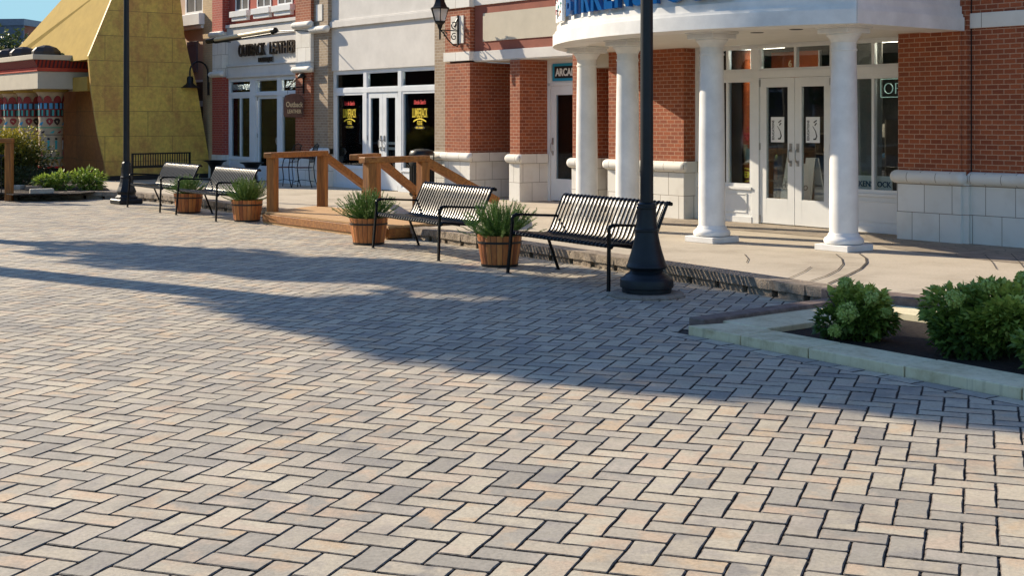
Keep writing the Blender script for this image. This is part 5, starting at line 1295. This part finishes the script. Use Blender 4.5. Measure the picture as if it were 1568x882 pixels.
for i, ((x_, y_), sc_, rz_, lb, js) in enumerate(spots):
    b_ = bp if i == 0 else copy_tree(bp)
    b_.location = (x_, y_, 0); b_.rotation_euler = (0, 0, rz_); b_.scale = (1.0, 1.0, 1.0)
    b_['label'] = ('reddish half barrel planter with black hoops, ' + lb)
    src = j1 if i % 2 == 0 else j2
    j_ = src if i < 2 else src.copy()
    if i >= 2: COL.objects.link(j_)
    j_.location = (x_, y_, .31); j_.rotation_euler = (0, 0, rz_ * 2); j_.scale = (js, js, js * .97)
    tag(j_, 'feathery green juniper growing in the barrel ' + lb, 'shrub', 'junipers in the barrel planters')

# ------------------------------------------------------------------ timber ramp over the kerb with railings
DIRI = Vector((.78, .62, 0))
rp = thing('timber_ramp', 'orange brown timber ramp over the kerb with heavy posts and sloping handrails', 'ramp', (-2.6, 20.2, 0))
RC = Vector((-2.6, 20.2, 0))
FLc, FRc = Vector((-3.93, 21.16, 0)), Vector((-1.70, 18.28, 0)); BRc = FRc + DIRI * 1.15; BLc = FLc + Vector((.39, .92, 0)) * 1.65
def orient(p): 
    return p if sum(p[i][0] * p[(i + 1) % len(p)][1] - p[(i + 1) % len(p)][0] * p[i][1] for i in range(len(p))) > 0 else p[::-1]
m_ = MB(); nb = 9
for i in range(nb):
    a0, a1 = i / nb + .002, (i + 1) / nb - .002
    q = [FLc.lerp(BLc, a0), FRc.lerp(BRc, a0), FRc.lerp(BRc, a1), FLc.lerp(BLc, a1)]; m_.prism(orient([(p.x - RC.x, p.y - RC.y) for p in q]), .155, .19)
m_.build('deck', 'wood_deck', rp, bevel=.003)
m_ = MB(); e = (FRc - FLc).normalized(); nn = Vector((-.8, -.6, 0))
m_.beam(FLc + nn * .02 + Vector((0, 0, .095)) - RC, FRc + nn * .02 + Vector((0, 0, .095)) - RC, .04, .115); m_.build('fascia_board', 'wood_x', rp, bevel=.003)
m_ = MB(); m_.beam(FLc + nn * .012 + Vector((0, 0, .014)) - RC, FRc + nn * .012 + Vector((0, 0, .014)) - RC, .03, .04); m_.build('bottom_board', 'wood_deck', rp, bevel=.003)
for a, b in ((FRc, BRc), (FLc, BLc)):
    m_ = MB(); m_.beam(a + Vector((0, 0, .085)) - RC, b + Vector((0, 0, .085)) - RC, .035, .135); m_.build('side_board', 'wood_x', rp, bevel=.003)
def railing(p0, p1, slope_len, drop, ext=.14, post0=True, end_post=True, low=.04, h=1.04):
    p0, p1 = Vector((*p0, 0)), Vector((*p1, 0)); d = (p1 - p0).normalized(); rz_ = math.atan2(d.y, d.x)
    for i, p in enumerate((p0, p1)):
        if i == 0 and not post0: continue
        m_ = MB(); m_.cbox(p - RC + Vector((0, 0, (h + low) / 2)), .14, .14, h - low, rz=rz_); m_.build('post', 'wood_z', rp, bevel=.006)
    m_ = MB(); a = p0 - d * ext + Vector((0, 0, h + .045)) - RC; b = p1 + d * .08 + Vector((0, 0, h + .045)) - RC; m_.beam(a, b, .15, .088); m_.build('handrail', 'wood_x', rp, bevel=.010)
    c = p1 + d * .02 + Vector((0, 0, h + .02)) - RC; e_ = p1 + d * slope_len + Vector((0, 0, h + .02 - drop)) - RC
    m_ = MB(); m_.beam(c, e_, .10, .12); m_.build('sloping_rail', 'wood_x', rp, bevel=.008)
    if end_post:
        q = p1 + d * (slope_len - .15); top = h - drop + .02; m_ = MB(); m_.cbox(q - RC + Vector((0, 0, (top + .15) / 2)), .10, .10, top - .15, rz=rz_); m_.build('end_post', 'wood_z', rp, bevel=.005)
railing((-3.80, 21.15), (-3.19, 22.42), 1.50, .66)
railing((-1.99, 18.62), (-1.29, 19.32), 1.50, .66, end_post=False)
railing((-2.34, 20.1), (-2.12, 20.62), 1.55, .66, ext=.10, post0=False)

# left timber railing with black balusters
rl = thing('timber_railing', 'brown timber railing with black metal balusters at the far left edge', 'railing', (-10.19, 27.0, 0))
MB().box(-.07, .07, -.07, .07, 0, 1.18).build('post', 'wood_z', rl, bevel=.006); MB().box(-3.07, -2.93, -.07, .07, 0, 1.18).build('post', 'wood_z', rl, bevel=.006)
MB().box(-3.1, .08, -.08, .08, 1.18, 1.27).build('handrail', 'wood_x', rl, bevel=.008)
m_ = MB()
for i in range(24): m_.box(-.16 - i * .115 - .008, -.16 - i * .115 + .008, -.008, .008, .16, .92)
m_.build('baluster', 'black_metal', rl); MB().box(-2.95, -.07, -.015, .015, .90, .94).build('metal_rail', 'black_metal', rl); MB().box(-2.95, -.07, -.015, .015, .14, .17).build('metal_rail', 'black_metal', rl)

# ------------------------------------------------------------------ bin, urns, iron chairs
bi = thing('litter_bin', 'black round-topped litter bin in front of the white panel shop door', 'bin', W(12.35, -.62, .15), PHI)
m_ = MB(); m_.lathe([(.22, 0), (.235, .02), (.235, .62)], 28); m_.build('body', 'black_metal', bi, smooth=True)
m_ = MB()
for i in range(28): a = 2 * math.pi * i / 28; m_.box(.236 * math.cos(a) - .008, .236 * math.cos(a) + .008, .236 * math.sin(a) - .008, .236 * math.sin(a) + .008, .03, .60)
m_.build('rib', 'black_metal', bi)
m_ = MB(); m_.lathe([(.25, .62), (.255, .66), (.25, .68)], 28); m_.lathe([(.25, .80), (.25, .84), (.22, .89), (.12, .925), (.02, .93)], 28)
for i in range(4): a = .78 + i * math.pi / 2; m_.tube([(.235 * math.cos(a), .235 * math.sin(a), .66), (.235 * math.cos(a), .235 * math.sin(a), .82)], .012, 6)
m_.build('hood', 'black_metal', bi, smooth=True)
for s, t, lb in ((21.3, -.55, 'black flared urn planter beside the left boutique pilaster'), (19.35, -.55, 'black flared urn planter behind the first ramp post at the boutique door')):
    u_ = thing('urn_planter', lb, 'urn', W(s, t, .15), 0, 'black urns at the boutique')
    m_ = MB(); m_.lathe([(.16, 0), (.17, .03), (.12, .06), (.11, .28), (.15, .36), (.20, .44), (.28, .47), (.29, .49), (.25, .49), (.20, .46)], 24); m_.build('bowl', 'black_metal', u_, smooth=True); m_ = MB(); m_.lathe([(.01, .455), (.2, .455), (.01, .46)], 16); m_.build('soil', 'soil', u_)
def chair(label, loc, rz_):
    c_ = thing('iron_chair', label, 'chair', loc, rz_, 'wrought iron chairs outside the boutique')
    m_ = MB(); m_.lathe([(.20, .43), (.21, .44), (.20, .45)], 20); m_.build('seat', 'sign_brown', c_)
    for sx_ in (-1, 1):
        m_ = MB(); m_.tube([(-.20, sx_ * .21, 0), (-.17, sx_ * .20, .2), (-.20, sx_ * .19, .44), (-.18, sx_ * .22, .60), (-.12, sx_ * .23, .66)], .011, 6); m_.build('leg', 'black_metal', c_)
        m_ = MB(); m_.tube([(.26, sx_ * .21, 0), (.20, sx_ * .20, .2), (.18, sx_ * .19, .44), (.22, sx_ * .19, .7), (.30, sx_ * .17, .92)], .011, 6); m_.build('leg', 'black_metal', c_)
        m_ = MB(); m_.tube([(-.12, sx_ * .23, .66), (.0, sx_ * .24, .67), (.21, sx_ * .20, .64)], .012, 6); m_.build('armrest', 'black_metal', c_)
    m_ = MB(); m_.tube([(.30, -.17, .92), (.32, 0, .97), (.30, .17, .92)], .011, 6); m_.tube([(.205, -.19, .56), (.205, .19, .56)], .008, 5); m_.tube([(-.17, -.2, .12), (-.05, 0, .17), (.20, .19, .12)], .007, 5)
    for i in range(7): y_ = -.15 + i * .05; m_.tube([(.205, y_, .56), (.30, y_ * .9, .93)], .005, 4)
    for i in range(5): z_ = .62 + i * .06; m_.tube([(.215 + (z_ - .62) * .28, -.17, z_), (.215 + (z_ - .62) * .28, .17, z_)], .004, 4)
    m_.build('backrest', 'black_metal', c_)
chair('black iron chair with woven back, right one of the pair outside the boutique', (-4.62, 29.5, .15), R(-8)); chair('black iron chair partly behind the ramp post, left one of the pair', (-5.05, 29.75, .15), R(-20))

# ------------------------------------------------------------------ planting at the far left
bed = MB(); bpts = [gp(x_, y_, .156) for x_, y_ in ((-60, 285), (-60, 262), (60, 266), (150, 276), (168, 291), (120, 296), (20, 298))]; bed.prism(orient([(p.x, p.y) for p in bpts]), .14, .158); tag(bed.build('planting_soil', 'soil'), kind='structure')
def shrub(name, label, cat, loc, rx, ry, h, n, ln, wd, seed, mat, **k):
    t_ = thing(name, label, cat, loc); mb, tn = bushy(rx, ry, h, n, ln, wd, seed, **k); mb.build('foliage', mat, t_, tones=tn); stems(rx, h, 8, seed).build('stem', 'trunk', t_); return t_
shrub('golden_shrub', 'rounded golden green shrub in front of the painted temple columns', 'bush', (-11.3, 29.8, .15), 1.05, .8, 1.05, 11000, .085, .055, 31, 'yellowbush', tone_up=1.6, clumps=44)
shrub('dark_shrub', 'low dark green shrub under the golden one beside the timber railing', 'bush', (-10.55, 28.9, .15), .62, .45, .42, 1500, .05, .03, 32, 'darkbush', clumps=16)
shrub('lime_perennial', 'bright lime green plant clump, left of the two behind the stone edging', 'plant', (-9.75, 28.3, .15), .50, .32, .30, 620, .12, .05, 33, 'lime', tone_up=.5)
shrub('lime_perennial', 'bright lime green plant clump, right of the two behind the stone edging', 'plant', (-9.0, 28.35, .15), .42, .32, .32, 620, .12, .05, 34, 'lime', tone_up=.5)
for i, (x_, y_, rz_, sx_) in enumerate(((52, 291, .3, .34), (28, 290, -.2, .2), (64, 296, .5, .45))):
    p = gp(x_, y_, .16); m_ = MB(); m_.cbox((0, 0, .05), sx_, .2, .10, rz=rz_)
    o = m_.build('loose_stone', 'rock' if i == 0 else 'concrete', bevel=.012); o.location = (p.x, p.y, .155); tag(o, ('dark loose edging stone between the lime green plants', 'small square stone next to the timber railing post', 'pale loose slab leaning on the stone edging')[i], 'stone')

# ------------------------------------------------------------------ trees
def tree(label, loc, crowns, n, ln, seed, group=None, trunk_r=.16, mat='treeleaf'):
    t_ = thing('broadleaf_tree', label, 'tree', loc, group=group); r_ = random.Random(seed); mb = MB(); tn = []
    tr = MB(); zc = min(c[2] - c[5] * .4 for c in crowns); tr.tube([(0, 0, -.05), (.03, .02, zc * .5), (0, 0, zc), (0, 0, max(c[2] for c in crowns))], [trunk_r * 1.3, trunk_r, trunk_r * .8, trunk_r * .25], 10)
    for (cx, cy, cz_, rx, ry, rz) in crowns:
        for i in range(7): q = rdir(r_); tr.tube([(0, 0, zc * .8), (cx * .6 + q.x * rx * .3, cy * .6 + q.y * ry * .3, (zc + cz_) / 2), (cx + q.x * rx * .8, cy + q.y * ry * .8, cz_ + q.z * rz * .7)], [trunk_r * .5, trunk_r * .25, .02], 6)
        cl = []
        for i in range(38): q = rdir(r_); k = r_.uniform(.45, .92); cl.append((Vector((cx + q.x * rx * k, cy + q.y * ry * k, cz_ + q.z * rz * k)), r_.uniform(.22, .36) * (rx + rz) / 2, r_.uniform(-.2, .2)))
        for i in range(n):
            c, cr, ct = cl[r_.randrange(len(cl))]; q = rdir(r_); p = c + q * cr * r_.uniform(.3, 1) ** .5
            leaf_into(mb, tn, p, q + rdir(r_), (Vector((0, 0, 1)) + rdir(r_)), ln * r_.uniform(.7, 1.3), ln * .6, min(1, max(0, .45 + ct + r_.gauss(0, .15))))
    mb.build('crown', mat, t_, tones=tn); tr.build('trunk', 'trunk', t_, smooth=True); return t_
tree('bushy tree rising behind the temple roof in front of the far brick building', (-18.6, 48, 0), [(-.4, 0, 3.6, 1.9, 1.6, 1.5), (.5, 0, 3.4, 1.2, 1.2, 1.3)], 2600, .20, 51)
GT = 'trees standing off to the left that shade the paving'
def shade_tree(P, L_, r_, ry, rz, n, seed, lb, dz=0):
    c = Vector((P[0], P[1], 0)) + sd * L_; z = L_ * math.tan(SUN_EL) + dz
    return tree(lb, (c.x, c.y, 0), [(0, 0, z, r_, ry, rz)], n, .24, seed, GT, .15)
shade_tree((.9, 10.3), 15.5, 1.8, 1.8, 1.9, 9000, 61, 'tall dense tree off the left edge whose crown shades the middle paving')
shade_tree((4.0, 7.9), 20.5, 1.5, 1.5, 1.7, 7000, 64, 'tallest tree off the left edge, farther back')
shade_tree((-3.2, 15.6), 12.5, 1.0, 1.0, 1.7, 5000, 62, 'slender tree off the left edge nearest the railing')
shade_tree((.2, 13.2), 13.0, 0.75, 0.75, 1.6, 4500, 63, 'middle sized tree off the left edge')
for i in range(9):
    tree('leafy tree in the row across the square, number %d from the near end' % (i + 1), (-30 - (i % 2) * 2.5, 6 + i * 5.5, 0), [(0, 0, 4.6, 2.9, 2.9, 2.8)], 2200, .42, 80 + i, 'trees across the square', .2)

bk = thing('brick_building', 'added unseen dark brick building across the square, blocks sky from shop window reflections', 'building', (-40, 30, 0), 0)  # unseen building added to block bright sky in the shop window reflections
MB().box(-6, 0, -34, 42, 0, 9).build('wall', 'brick', bk); MB().box(-6, .1, -34.1, 42.1, 9, 9.4).build('cornice', 'stucco_cream', bk)
for i in range(14):
    w_ = MB().box(0, .06, -32 + i * 5.2, -29.4 + i * 5.2, .4, 3.0).build('window', 'white_trim', bk); MB().box(.06, .08, -31.9 + i * 5.2, -29.5 + i * 5.2, .5, 2.9).build('pane', 'dark_room', w_)
